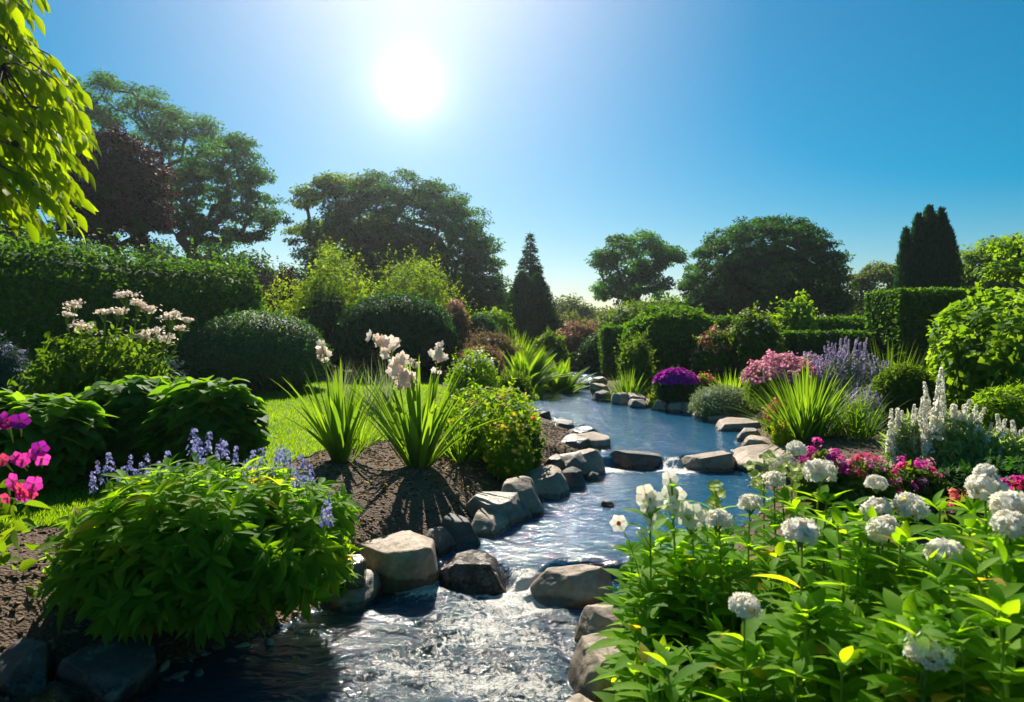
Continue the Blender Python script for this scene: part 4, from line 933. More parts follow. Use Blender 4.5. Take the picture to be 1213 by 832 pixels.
# bed with the two irises
shrub('blue_shrub', (-25, 32, 405), 8.5, 'dim blue grey leafy plant at the left edge below the tall hedge', 'plant', 'leaf_blue', LO_THIN, .07, 3500, flowers=[('blossoms', 'lavender_petal', FLORET_LO, .016, 220, .7, 5)])
dome('blue_shrub', (166, 216, 422), 9.0, 'small dim blue grey mound beside the tall blush flowered plant', 'leaf_blue', 5000, .04, lump=.08, cat='shrub')
def broad_bush(box, Y, label, n, seed, size=.15, ry=None):
    loc, rx, h = place(*box, Y); root = thing('broad_leaved_bush', label, 'bush', loc, 'broad leaved bushes on the lawn'); ry = ry or rx*.7
    mb = MB(); core(mb, rx, ry, h, .1, 2, seed, .72, .5)
    p, nn = dome_points(n, rx, ry, h, .16, 2.6, seed, .3, .5); o = norm(nn*np.array([1, 1, .25])+.5*rng.normal(size=p.shape)*np.array([1, 1, .4]))
    f = norm(np.array([0, .12, 1])+.25*nn+.22*rng.normal(size=p.shape)); d = norm(o+np.array([0, 0, -.25])); d = norm(d-(d*f).sum(1, keepdims=True)*f*.8)
    mb.inst(BROAD, p-d*size*.4, frames(d, f), size*rng.uniform(.6, 1.25, len(p)), clamp01(.5+.3*nse(p, 2, seed)+rng.normal(0, .2, len(p))))
    link('foliage', mb.mesh('foliage', M['leaf_big']), root); mb = MB(); stems(mb, 14, rx, ry, h, .012); link('stems', mb.mesh('stems', M['stem']), root)
broad_bush((-70, 125, 462), 5.35, 'left one of three broad leaved bushes, cut by the left edge', 1150, 61, .17)
broad_bush((85, 235, 447), 6.0, 'middle one of three broad leaved bushes, below the blush flower heads', 1150, 62, .17)
broad_bush((185, 308, 449), 5.7, 'right one of three broad leaved bushes, next to sunny lawn', 1050, 63, .17)

def tall_heads():
    loc, rx, h = place(35, 200, 398, 7.3); root = thing('joe_pye_plant', 'tall bushy plant with blush white flower heads against the dark hedge', 'plant', loc); O = np.array(loc)
    mb = MB(); p, nn = dome_points(5200, rx, rx*.6, h, .25, 2.5, 4, .6, .5); put_leaves(mb, p, nn, OVATE, .085, .3, .7, seed=8)
    link('foliage', mb.mesh('foliage', M['leaf_mid']), root)
    for px, py, s in [(87, 360, 1), (103, 386, 1.3), (78, 372, .7), (124, 369, .8), (140, 369, .8), (150, 349, 1), (163, 358, .9), (176, 366, .9), (203, 373, 1.1), (187, 392, 1), (195, 401, 1.3), (215, 388, .9), (222, 380, .6), (170, 398, .8), (110, 405, .6)]:
        e = at(px, py, 7.3+rng.uniform(-.3, .3))-O; b = np.array([e[0]*.45, rng.uniform(-.2, .2), 0]); w = link('flower_head', None, root, tuple(e)); mb = MB()
        for k in range(8):
            c = rng.normal(size=3)*np.array([.045, .045, .02])*s; mb.tube([(0, 0, -.16*s), c], [.004, .002], 4, .5, 1, cap=False)
            n = 12; q = rng.normal(size=(n, 3))*np.array([.026, .026, .012])*s+c; f = norm(rng.normal(size=(n, 3))*.5+np.array([0, -.3, 1]))
            mb.inst(FLORET_LO, q, frames(rand_unit(n), f), .016*rng.uniform(.7, 1.2, n), None, 0)
        COL.objects.unlink(w); bpy.data.objects.remove(w); link('flower_head', mb.mesh('flower_head', [M['blush_petal'], M['stem']]), root, tuple(e))
        mb = MB(); mb.tube([b, (b+e)/2+np.array([0, 0, .1]), e-np.array([0, 0, .1*s])], [.012, .009, .005], 5)
        for k in range(7):
            t = rng.uniform(.35, .95); q = b+(e-b)*t; mb.inst(OVATE, q[None], frames(norm(rng.normal(size=(1, 3))*np.array([1, 1, .3])), np.array([[0, 0, 1.0]])), .13*(1.1-.5*t))
        link('stem', mb.mesh('stem', M['leaf_mid']), root)
tall_heads()

# ------------------------------------------------------------------ irises
def iris(px, Y, label, n, L_, stalks, seed):
    loc = ((px-606.5)/FOC*Y, Y, gz((px-606.5)/FOC*Y, Y)); root = thing('iris_clump', label, 'iris', loc, 'iris clumps'); O = np.array(loc); r = np.random.default_rng(seed)
    a = r.uniform(0, 2*PI, n); q = r.random(n)**.8; pos = np.stack([.11*q*np.cos(a), .09*q*np.sin(a), np.full(n, -.03)], 1); mb = MB()
    blades(mb, pos, a+r.normal(0, .3, n), .05+.75*q*r.uniform(.5, 1.1, n), .55*q*r.uniform(.1, 1.4, n), L_*r.uniform(.65, 1.1, n), .034*r.uniform(.75, 1.25, n), 9, .3, clamp01(r.normal(.5, .25, n)), taper=.8)
    link('foliage', mb.mesh('foliage', M['leaf_strap']), root)
    for bx, tx, ty, cl in stalks:
        e = at(tx, ty, Y-.05)-O; b = np.array([(bx-px)/FOC*Y, -.05, 0]); mb = MB(); mb.tube([b, (b+e)/2+np.array([.01, 0, .02]), e], [.011, .009, .005], 6)
        s_ = link('flower_stalk', mb.mesh('flower_stalk', M['stem']), root)
        for cx, cy, s in cl:
            c = at(cx, cy, Y-.05)-O; mb = MB(); fl = flower_t(6, .3, .36, 4)
            for k in range(3):
                d = norm(np.array([[rng.normal(0, .7), -1+rng.normal(0, .4), rng.normal(.3, .4)]])); x = rand_unit(1)
                mb.inst(fl, (c+rng.normal(size=3)*.03*s)[None], frames(np.cross(d, x), d), .062*s*rng.uniform(.8, 1.2), None, 0)
            mb.inst(DOT, np.repeat(c[None], 4, 0)+rng.normal(size=(4, 3))*.025*s, frames(rand_unit(4), rand_unit(4)), .012, None, 1)
            mb.tube([c-np.array([0, 0, .06*s]), c], [.006, .01], 5, .5, 2)
            link('blossom', mb.mesh('blossom', [M['blush_petal'], M['lime_petal'], M['stem']]), s_)
iris(405, 6.5, 'left iris clump with one narrow cream flower stalk, beside the lawn', 44, 1.0, [(398, 383, 415, [(382, 411, .75), (386, 418, .7), (380, 420, .6), (385, 428, .55)]), (412, 408, 470, [])], 3)
iris(495, 6.35, 'right and larger iris clump crowned by big blush flower spikes', 66, 1.04,
     [(488, 470, 440, [(443, 400, .9), (450, 408, 1.0), (456, 418, .9), (464, 414, 1.2), (471, 425, 1.2), (468, 438, 1.1), (478, 446, 1.2), (472, 455, 1.0), (484, 440, 1.0), (489, 455, .8)]), (500, 518, 425, [(520, 412, .9), (522, 420, .8), (517, 424, .8), (516, 438, .5)]), (496, 493, 435, [(491, 430, .6)])], 4)

# yellow and red low bushes on the left bank
shrub('golden_bush', (520, 640, 463), 7.35, 'rounded yellow green bush with red flecks on the left bank', 'bush', 'leaf_bright', OVATE, .062, 5200, ry=.75, lump=.3, freq=3, shell=.6, inner=False, up=.5, nst=12, sprigs=90, stem_mat='stem',
      flowers=[('red_blossoms', 'orange_petal', FLORET_LO, .018, 70, .85, 4), ('yellow_blossoms', 'yellow_petal', FLORET_LO, .02, 120, .6, 4)])
shrub('golden_bush', (577, 628, 498), 6.55, 'small yellow flowering bush in front of the rounded yellow green one', 'bush', 'leaf_gold', OVATE, .045, 1500, lump=.22, up=.5, nst=8, stem_mat='stem', flowers=[('yellow_blossoms', 'yellow_petal', FLORET_LO, .018, 120, .6, 3)])
shrub('green_shrub', (596, 640, 500), 7.0, 'dark green skirt of low growth under the rounded yellow green bush', 'plant', 'leaf_mid', OVATE, .05, 1500, lump=.2, nst=8)
strap_clump('grass_tuft', 545, 6.7, 'fine arching grass tuft right of the larger iris clump', 'grass', 90, .55, .006, 'leaf_bright', 1.0, .9, .1, seed=44)
strap_clump('grass_tuft', 425, 7.4, 'fine grass tuft half hidden between the two iris clumps', 'grass', 90, .5, .006, 'leaf_bright', 1.0, .9, .15, seed=45)
for i, (px, Y, lb) in enumerate([(440, 10.5, 'wispy seed head grass standing left of the blush iris flowers'), (458, 11.5, 'thin wispy grass behind the blush iris flowers'), (405, 12.5, 'wispy grass on the lawn edge behind the left iris')]):
    strap_clump('feather_grass', px, Y, lb, 'grass', 60, 1.0, .006, 'leaf_silver', .5, .6, .12, seed=70+i)

# ------------------------------------------------------------------ right of the stream
strap_clump('arching_grass', 745, 14.6, 'arching light green grass tuft on the rocks left of magenta cushion', 'grass', 260, .85, .014, 'leaf_strap', 1.0, 1.0, .2, seed=51)
strap_clump('arching_grass', 955, 8.3, 'big fountain of green strap leaves beside the coral flower', 'grass', 300, .98, .017, 'leaf_strap', .95, .85, .28, seed=52)
strap_clump('arching_grass', 868, 13.2, 'low light green tuft above the silver cushion', 'grass', 220, .6, .012, 'leaf_bright', 1.0, .8, .4, seed=53)
strap_clump('arching_grass', 1015, 8.1, 'loose sprawling grass between the strap leaf fountain and feathery bush', 'grass', 120, .7, .012, 'leaf_mid', 1.1, .9, .25, seed=54)
shrub('magenta_cushion', (773, 828, 438), 12.9, 'low round cushion smothered in vivid magenta flowers', 'flowering plant', 'leaf_deep', LO, .045, 3500, lump=.06, low=.5, flowers=[('blossoms', 'purple_petal', FLORET_LO, .035, 1500, .99, 1)])
shrub('silver_cushion', (818, 892, 456), 11.4, 'silvery spreading cushion plant hanging over the stream edge rocks', 'plant', 'leaf_silver', LO_THIN, .055, 6000, lump=.14, up=.5)
shrub('coral_plant', (905, 940, 478), 8.6, 'small coral flowered plant at the foot of the strap leaf fountain', 'flowering plant', 'leaf_mid', LO, .03, 900, lump=.15, flowers=[('blossoms', 'coral_petal', FLORET_LO, .018, 330, .9, 4)])
shrub('yellow_plant', (915, 935, 500), 8.0, 'tiny yellow flowered plant below the coral one', 'flowering plant', 'leaf_lime', LO, .03, 500, flowers=[('blossoms', 'yellow_petal', FLORET_LO, .014, 60, .8, 3)])
shrub('yellow_plant', (768, 785, 462), 13.3, 'tiny yellow plant at the left foot of the magenta cushion', 'flowering plant', 'leaf_lime', LO, .04, 500, flowers=[('blossoms', 'yellow_petal', FLORET_LO, .02, 60, .9, 3)])
shrub('coral_plant', (824, 848, 444), 13.6, 'orange pink low plant right of the magenta cushion', 'flowering plant', 'leaf_gold', LO, .05, 1200, flowers=[('blossoms', 'coral_petal', FLORET_LO, .022, 150, .8, 4)])
shrub('rose_shrub', (822, 880, 392), 15.8, 'peach flowered shrub behind the magenta cushion', 'shrub', 'leaf_mid', LO, .075, 6000, lump=.2, flowers=[('blossoms', 'coral_petal', FLORET_LO, .035, 160, .8, 4), ('pink_blossoms', 'rose_petal', FLORET_LO, .04, 160, .8, 4)])
shrub('green_shrub', (868, 925, 366), 15.2, 'leafy pale speckled shrub climbing at the end of the low straight hedge', 'shrub', 'leaf_mid', LO, .09, 6500, lump=.2, up=.5, flowers=[('blossoms', 'cream_petal', FLORET_LO, .03, 90, .7, 3)])
shrub('green_shrub', (915, 965, 360), 19.5, 'bright leafy shrub poking above the low straight hedge', 'shrub', 'leaf_bright', LO_WIDE, .15, 2500, lump=.3, up=.6)
shrub('green_shrub', (735, 772, 400), 15.5, 'pale speckled shrub left of the big rounded hedge shrub', 'shrub', 'leaf_mid', LO, .07, 4500, lump=.3, shell=.5, sprigs=90)
shrub('green_shrub', (700, 740, 408), 26, 'low green bush behind the small squared hedge block', 'shrub', 'leaf_mid', LO, .1, 3500, lump=.2)
shrub('pink_flower_mass', (882, 972, 424), 10.6, 'soft pink flower mass behind the strap leaf fountain', 'flowering plant', 'leaf_mid', LO_THIN, .06, 5200, lump=.12, up=.4, flowers=[('blossoms', 'pink_petal', FLORET_LO, .024, 2600, .93, 5)])
shrub('pink_flower_mass', (940, 982, 424), 10.9, 'lilac pink flowers between the soft pink mass and lavender', 'flowering plant', 'leaf_mid', LO_THIN, .06, 3000, lump=.12, up=.4, flowers=[('blossoms', 'lavender_petal', FLORET_LO, .022, 700, .9, 5), ('pink_blossoms', 'pink_petal', FLORET_LO, .022, 600, .9, 5)])
SPIKE = {}
def spike_variants(key, L_, r, n, t, size, pm, sm='stem', k=4, taper=.7, drop=0.0):
    out_ = []
    for i in range(k):
        mb = MB(); bend = rng.normal(0, .05*L_, 2); e = np.array([bend[0], bend[1], L_]); mb.tube([(0, 0, -L_*.6), (0, 0, 0), e], [.0035*L_/.25, .003*L_/.25, .0012], 4, .5, 1, cap=False)
        spike_mb(mb, (0, 0, 0), e, r, n, t, size, 0, taper, drop); out_.append(mb.mesh('flower_spike', [M[pm], M[sm]]))
    SPIKE[key] = out_; return out_
spike_variants('lavender', .42, .028, 70, FLORET_LO, .016, 'lavender_petal')
spike_variants('blue', .17, .034, 36, FLORET, .0145, 'blue_petal', k=5, taper=.45)
spike_variants('white', .42, .046, 230, FLORET_LO, .014, 'white_petal', k=5, taper=.8, drop=.2)
def spiky(name, box, Y, label, cat, mat, n_sp, key, leaf_n=3500, leaf=.055, t=LO_THIN, ry=None, sp_pts=None, sc=(.7, 1.2), lift=.0, lump=.15, hfrac=.7, tilt=.12):
    loc, rx, h = place(*box, Y); ry = ry or rx; root = thing(name, label, cat, loc); O = np.array(loc); mb = MB()
    p, nn = dome_points(leaf_n, rx, ry, h*hfrac, lump, 2.2, 5, .6, .45); put_leaves(mb, p, nn, t, leaf, .4, .6, seed=5, drop=-.3); link('foliage', mb.mesh('foliage', M[mat]), root)
    mb = MB(); stems(mb, 16, rx, ry, h*hfrac, .006); link('stems', mb.mesh('stems', M['stem']), root)
    if sp_pts is not None and n_sp:
        y1 = max(b for a, b in sp_pts); sp_pts = sp_pts+[(rng.uniform(box[0], box[1]), rng.uniform(box[2]+14, y1+10)) for _ in range(n_sp)]
    if sp_pts is not None: tips = [at(a, b, Y+rng.uniform(-ry, ry)*.5)-O for a, b in sp_pts]
    else:
        tips = []
        for _ in range(n_sp):
            a = rng.uniform(0, 2*PI); q = math.sqrt(rng.random())*.95; tips.append(np.array([rx*q*math.cos(a), ry*q*math.sin(a), h*(1-.35*q*q)*rng.uniform(.82, 1.02)]))
    for e in tips:
        me = random.choice(SPIKE[key]); s = rng.uniform(*sc); L_ = {'lavender': .42, 'blue': .17, 'white': .42}[key]*s
        o = link('flower_spike', me, root, (e[0], e[1], e[2]-L_)); o.scale = (s*rng.uniform(.9, 1.15), s*rng.uniform(.9, 1.15), s); o.rotation_euler = (rng.normal(0, tilt), rng.normal(0, tilt), rng.uniform(0, 6.28))
    return root
spiky('lavender_clump', (962, 1048, 396), 10.2, 'tall hazy lavender clump behind the strap leaf fountain', 'lavender', 'leaf_silver', 85, 'lavender', 6000, .07)
spiky('lavender_clump', (1000, 1044, 452), 8.9, 'shorter lavender clump right of the strap leaf fountain', 'lavender', 'leaf_silver', 36, 'lavender', 2500, .05, sc=(.5, .8))
shrub('feathery_bush', (1034, 1104, 432), 9.1, 'fine feathery green bush below the squared hedge block', 'bush', 'leaf_mid', LO_THIN, .075, 9000, lump=.12, up=.7, drop=-.5)
strap_clump('feather_grass', 1052, 11.5, 'upright wispy green stems behind the feathery bush', 'plant', 120, 1.25, .012, 'leaf_mid', .35, .3, .35, seed=77)
shrub('broadleaf_shrub', (1122, 1290, 352), 9.0, 'large glossy sunlit shrub filling the right edge', 'shrub', 'leaf_bright', LO_WIDE, .10, 9000, ry=1.3, lump=.2, up=.45, shell=.2, low=.5)
shrub('feathery_bush', (1150, 1245, 462), 7.2, 'ferny light green bush below the large glossy shrub', 'bush', 'leaf_bright', LO_THIN, .075, 7000, lump=.15, up=.6, drop=-.4)
spiky('white_spire_plant', (1052, 1110, 470), 5.9, 'left white spired plant behind the magenta flowers', 'flowering plant', 'leaf_pale', 22, 'white', 3600, .07, sp_pts=[(1056, 520), (1064, 515), (1083, 505), (1092, 510), (1070, 520), (1098, 500), (1060, 508), (1068, 492), (1078, 478), (1086, 474), (1094, 488), (1101, 470), (1074, 500), (1088, 498)])
spiky('white_spire_plant', (1088, 1165, 462), 5.7, 'middle white spired plant with the tallest spire of the three', 'flowering plant', 'leaf_pale', 34, 'white', 4600, .075, sp_pts=[(1097, 480), (1122, 495), (1136, 515), (1126, 520), (1115, 515), (1153, 505), (1146, 520), (1108, 436), (1104, 452), (1114, 446), (1125, 470), (1134, 480), (1145, 478), (1150, 490), (1118, 478), (1158, 482), (1130, 500), (1142, 505), (1110, 500)], sc=(.8, 1.5))
spiky('white_spire_plant', (1150, 1225, 492), 5.6, 'right white spired plant cut by the right edge', 'flowering plant', 'leaf_pale', 24, 'white', 3800, .075, sp_pts=[(1172, 515), (1195, 520), (1204, 525), (1165, 525), (1168, 500), (1178, 495), (1190, 490), (1199, 505), (1208, 498), (1160, 512), (1185, 515)])

# magenta drift
def drift(box, Y, label, heads, pm, n=1600, seed=1, hs=.027):
    loc, rx, h = place(*box, Y); root = thing('magenta_phlox', label, 'flowering plant', loc, 'magenta flowers behind the white phlox'); mb = MB()
    p, nn = dome_points(n, rx, rx*.7, h*.85, .2, 2, seed, .6, .5); put_leaves(mb, p, nn, OVATE, .05, .4, .6, seed=seed); link('foliage', mb.mesh('foliage', M['leaf_mid']), root)
    mb = MB(); stems(mb, 16, rx, rx*.7, h, .005, .95); link('stems', mb.mesh('stems', M['brown_stem']), root)
    var = []
    for k in range(4):
        mb = MB(); c = 14
        q = rng.normal(size=(c, 3))*np.array([1, 1, .55])*hs*.75; f = norm(q/hs+np.array([0, -.3, .8])); x = rand_unit(c)
        mb.inst(FLORET, q, frames(np.cross(f, x), f), hs*.52*rng.uniform(.8, 1.2, c), None, 0); mb.tube([(0, 0, -.16), (0, 0, 0)], [.003, .002], 4, .5, 1)
        var.append(mb.mesh('flower_head', [M[pm[k % len(pm)]], M['brown_stem']]))
    p, nn = dome_points(heads*3, rx, rx*.7, h, .2, 2, seed, .1, .5); p = p[np.argsort(-p[:, 2]+.5*h*rng.random(len(p)))][:heads]
    for q in p:
        o = link('flower_head', random.choice(var), root, tuple(q), rng.uniform(0, 6)); s = rng.uniform(.7, 1.25); o.scale = (s, s, s)
drift((942, 1000, 522), 4.5, 'magenta phlox clump nearest the big angular block', 20, ['magenta_petal', 'magenta_petal', 'purple_petal', 'magenta_petal'], seed=81)
drift((990, 1060, 534), 4.4, 'magenta and red phlox clump in the middle of the drift', 24, ['magenta_petal', 'crimson_petal', 'magenta_petal', 'pink_petal'], seed=82)
drift((1045, 1120, 545), 4.5, 'sparser magenta phlox clump below the white spires', 20, ['magenta_petal', 'crimson_petal', 'magenta_petal', 'pink_petal'], seed=83)
drift((1120, 1165, 580), 3.9, 'small clump with red and magenta heads right of the drift', 9, ['coral_petal', 'magenta_petal', 'crimson_petal'], 900, seed=84)
drift((1178, 1225, 560), 3.6, 'magenta phlox at the right edge behind big white heads', 14, ['magenta_petal', 'crimson_petal'], 900, seed=85)
shrub('green_shrub', (1090, 1175, 560), 4.6, 'dark green low growth under the white spires', 'plant', 'leaf_deep', OVATE, .06, 2600, lump=.2, stem_mat='stem')
shrub('green_shrub', (1160, 1260, 545), 4.7, 'dark leafy growth at the right edge under the white spires', 'plant', 'leaf_deep', OVATE, .06, 3000, lump=.2, stem_mat='stem')

# ------------------------------------------------------------------ foreground left: bush with blue flower spikes
def whorl_mb(mb, tips, axes, k, size, t=LANCE, mat=0, spread=1.0, levels=2, gap=.05):
    """leafy shoots: at each tip, whorls of leaves round the shoot"""
    for lv in range(levels):
        n = len(tips); a0 = rng.uniform(0, 2*PI, n)
        x = norm(np.cross(axes, np.array([.2, .9, .3]))); y = np.cross(axes, x); b = tips-axes*gap*lv
        for i in range(k):
            a = a0+i*2*PI/k+rng.normal(0, .25, n); rad = x*np.cos(a)[:, None]+y*np.sin(a)[:, None]
            el = (.55-.32*lv+rng.normal(0, .18, n))[:, None]*spread; d = norm(rad+axes*el+np.array([0, 0, -.10])); f = norm(axes-rad*el*.6+.2*rng.normal(size=(n, 3)))
            mb.inst(t, b, frames(d, f), size*(1+.15*lv)*rng.uniform(.65, 1.2, n), clamp01(.5+.25*nse(tips, 3, 5)+rng.normal(0, .2, n)), mat)
def blue_bush():
    X, Y = -1.60, 3.62; z0 = max(gz(X, Y), .2)-.05; root = thing('blue_spike_bush', 'large leafy bush topped by violet blue flower spikes, front left', 'bush', (X, Y, z0)); O = np.array([X, Y, z0])
    rx, ry, h = .73, .68, .64; mb = MB()
    core(mb, rx, ry, h, .08, 2, 8, .62, .42)
    p, nn = dome_points(560, rx, ry, h, .12, 2.4, 8, .32, .42, cut=-.12); ax_ = norm(nn*.75+np.array([0, 0, .75])+.25*rng.normal(size=p.shape)); whorl_mb(mb, p, ax_, 6, .115, LANCE, levels=3, gap=.045)
    link('foliage', mb.mesh('foliage', M['leaf_bush']), root)
    mb = MB()
    for q, a in zip(p[::2], ax_[::2]): mb.tube([np.array([q[0]*.25, q[1]*.25, 0]), q*np.array([.7, .7, .55])+np.array([0, 0, .05]), q], [.006, .004, .0025], 4, cap=False)
    link('stems', mb.mesh('stems', M['stem']), root)
    for px, py, dy, s in [(110, 560, .1, .9), (122, 552, 0, .8), (132, 536, .1, .9), (148, 552, .2, 1), (160, 556, .3, .7), (176, 538, .2, .9), (199, 536, .2, 1), (226, 508, .1, 1.15), (240, 520, 0, 1.1), (246, 512, .2, 1), (268, 518, .1, 1.05), (298, 534, .2, 1), (312, 532, .3, 1.1),
                           (322, 540, .15, .9), (336, 527, .2, 1.1), (362, 540, 0, 1.2), (352, 552, -.1, .9), (384, 592, -.25, 1.1), (391, 600, -.2, .8), (116, 545, .3, .6), (155, 540, .35, .7), (166, 548, .1, .6), (188, 545, .3, .7), (235, 524, .3, .8), (258, 526, .3, .75), (279, 530, .25, .8), (306, 545, .1, .7), (344, 534, .3, .8), (370, 550, .1, .8), (328, 530, .35, .7), (290, 545, .3, .9), (140, 566, -.1, .7), (212, 545, .35, .8)]:
        e = at(px, py, Y+dy)-O; s *= .74; L_ = .17*s; o = link('flower_spike', random.choice(SPIKE['blue']), root, (e[0], e[1], e[2]-L_)); o.scale = (s, s, s); o.rotation_euler = (rng.normal(0, .1), rng.normal(0, .14), rng.uniform(0, 6))
blue_bush()
# sprigs at the bush's right foot
def sprig(px, py, Y, label, n, seed, h=.3):
    e = at(px, py, Y); g_ = gz(e[0], Y); root = thing('leafy_sprig', label, 'plant', (e[0], Y, g_)); mb = MB(); hh = max(e[2]-g_, .12)
    tips = np.stack([rng.normal(0, .10, n), rng.normal(0, .10, n), hh*rng.uniform(.4, 1, n)], 1); ax_ = norm(np.stack([rng.normal(0, .35, n), rng.normal(0, .35, n), np.ones(n)], 1))
    whorl_mb(mb, tips, ax_, 5, .085, LANCE, levels=2, gap=.04)
    for q in tips: mb.tube([(q[0]*.3, q[1]*.3, -.03), q], [.005, .003], 4, cap=False)
    link('foliage', mb.mesh('foliage', M['leaf_bush']), root)
sprig(392, 655, 4.1, 'small leafy sprig growing between blue spike bush and slanting rock', 12, 2)
sprig(80, 690, 3.5, 'small leafy sprig on the mulch left of the blue spike bush', 8, 3)

# ------------------------------------------------------------------ magenta flowers at the left edge
def edge_plant():
    X, Y = -2.12, 2.5; z0 = gz(X, Y); root = thing('magenta_hibiscus', 'tall plant with large magenta blooms cut by the left edge', 'flowering plant', (X, Y, z0)); O = np.array([X, Y, z0]); mb = MB()
    n = 200; p = np.stack([rng.normal(.10, .07, n), rng.normal(0, .12, n), rng.uniform(.62, 1.0, n)], 1); nn = norm(rng.normal(size=(n, 3))+np.array([.3, -.4, .4])); put_leaves(mb, p, nn, OVATE, .075, .3, .5)
    link('foliage', mb.mesh('foliage', M['leaf_gold']), root); mb = MB()
    for k in range(7): e = p[k*9]; mb.tube([(0, 0, -.04), (e[0]*.5, e[1]*.5, e[2]*.6), e], [.008, .006, .003], 5)
    link('stems', mb.mesh('stems', M['stem']), root)
    fl = flower_t(5, .30, .46, 5)
    for px, py, s, d in [(10, 503, 1.0, (.1, -.6, .8)), (24, 500, .9, (.5, -.8, .6)), (2, 498, .9, (-.3, -.7, .7)), (27, 545, .75, (.3, -1, .1)), (47, 532, .8, (.7, -.8, .3)), (50, 543, .75, (.5, -1, -.3)), (40, 538, .6, (.0, -.9, .5)), (19, 542, .6, (-.2, -.8, .5)), (16, 570, .8, (-.3, -1, .3)), (24, 578, .7, (.2, -1, -.2)), (40, 574, .85, (.5, -1, .2)), (36, 584, .7, (.3, -.8, -.5)), (27, 588, .65, (.0, -.8, -.5)), (4, 546, .7, (0, -1, .4)), (8, 590, .6, (-.2, -1, -.2))]:
        c = at(px, py, Y-.12)-O; mb = MB(); dd = norm(np.array([d], float)); x = rand_unit(1); mb.inst(fl, c[None], frames(np.cross(dd, x), dd), .038*s, None, 0)
        mb.inst(DOT, (c+dd[0]*.006)[None], frames(x, dd), .008, None, 1); mb.tube([c-dd[0]*.05+np.array([0, 0, -.03]), c], [.002, .005], 5, .5, 2)
        link('blossom', mb.mesh('blossom', [M[random.choice(['magenta_petal', 'magenta_petal', 'purple_petal', 'crimson_petal'])], M['yellow_petal'], M['stem']]), root)
edge_plant()

# ------------------------------------------------------------------ tree whose branch hangs in at the upper left
HANG = leaf_t(.19, 5, .30, .06, .0, .9)
def hanging_tree():
    X, Y = -4.7, 4.6; z0 = gz(X, Y)-.05; root = thing('golden_leaved_tree', 'tree with drooping yellow green leaves hanging in at the upper left', 'tree', (X, Y, z0)); O = np.array([X, Y, z0])
    ys = [-60, 0, 20, 45, 62, 80, 105, 130, 160, 190, 212, 235, 255, 272]; xs = [40, 36, 46, 40, 50, 62, 88, 90, 104, 94, 80, 92, 92, 74]
    tips = []
    while len(tips) < 430:
        py = rng.uniform(-70, 268); lim = np.interp(py, ys, xs)+rng.normal(0, 9); px = lim-(lim+150)*rng.random()**1.3; d = 3.7+1.3*rng.random(); tips.append((px, py, d))
    T_ = np.array([at(*t) for t in tips])-O; mb = MB(); lm = MB(); hubs = T_+np.array([-.30, .0, .26])+rng.normal(size=T_.shape)*.05
    sk = hubs[::9]; skeleton(mb, (0, 0, 0), (.05, 0, 2.1), sk, None, .12, seed=3)
    for h_, e in zip(hubs, T_):
        b = sk[np.argmin(np.linalg.norm(sk-h_, axis=1))]; mid = (h_+e)/2+np.array([0, 0, .05]); mb.tube([b, h_, mid, e], [.008, .006, .004, .002], 4, cap=False)
        n = 11; t = np.linspace(.1, 1, n)[:, None]; q = np.where(t < .5, h_+(mid-h_)*t*2, mid+(e-mid)*(t-.5)*2); ax_ = norm((e-h_)[None])[0]
        side = norm(np.cross(ax_, np.array([.1, .2, 1.0]))); s = np.where(np.arange(n) % 2, 1, -1)[:, None]
        d = norm(ax_*.8+side*s*.55+np.array([.15, 0, -.45])+.18*rng.normal(size=(n, 3))); f = norm(np.array([.35, -.45, .65])+.35*rng.normal(size=(n, 3)))
        lm.inst(HANG, q, frames(d, f), .128*rng.uniform(.65, 1.2, n), clamp01(rng.normal(.5, .25, n)))
    link('trunk', mb.mesh('trunk', M['bark']), root); link('crown', lm.mesh('crown', M['leaf_lime']), root)
hanging_tree()

# ------------------------------------------------------------------ white phlox, front right
def phlox_stem(e, lean, leaf, top_gap=.07, dens=.05, bottom=.12):
    """stem and paired leaves from the ground (0,0,0) up to e"""
    mb = MB(); e = np.asarray(e, float); h = e[2]; m_ = e*.5+np.array([lean[0], lean[1], 0]); t = np.linspace(0, 1, 9)[:, None]
    C = (1-t)**2*np.array([0, 0, -.04])+2*t*(1-t)*m_+t*t*e; mb.tube(C, np.linspace(.0055, .0032, 9), 6, .5, 1)
    k = max(4, int((h*(1-bottom)-top_gap)/dens)); s = np.linspace(bottom, 1-top_gap/h, k); a = rng.uniform(0, 6.28)
    P_, D, F, S = [], [], [], []
    for i, q in enumerate(s):
        c = (1-q)**2*np.array([0, 0, -.04])+2*q*(1-q)*m_+q*q*e; a += PI/2+rng.normal(0, .2); sz = leaf*(.55+.75*math.sin(PI*min(1, .18+.72*q)))*rng.uniform(.8, 1.15)
        for j in (0, PI):
            b = a+j+rng.normal(0, .15); el = .62-.45*(1-q)+rng.normal(0, .14); D.append((math.cos(b)*math.cos(el), math.sin(b)*math.cos(el), math.sin(el))); P_.append(c); S.append(sz)
            F.append((-math.cos(b)*math.sin(el)+rng.normal(0, .2), -math.sin(b)*math.sin(el)+rng.normal(0, .2), math.cos(el)))
    D, F = np.array(D), norm(np.array(F)); mb.inst(PH_LEAF, np.array(P_), frames(D, F), np.array(S)); return mb
PH_LEAF = leaf_t(.20, 6, .34, .045, .0, .9)
HEADS = []
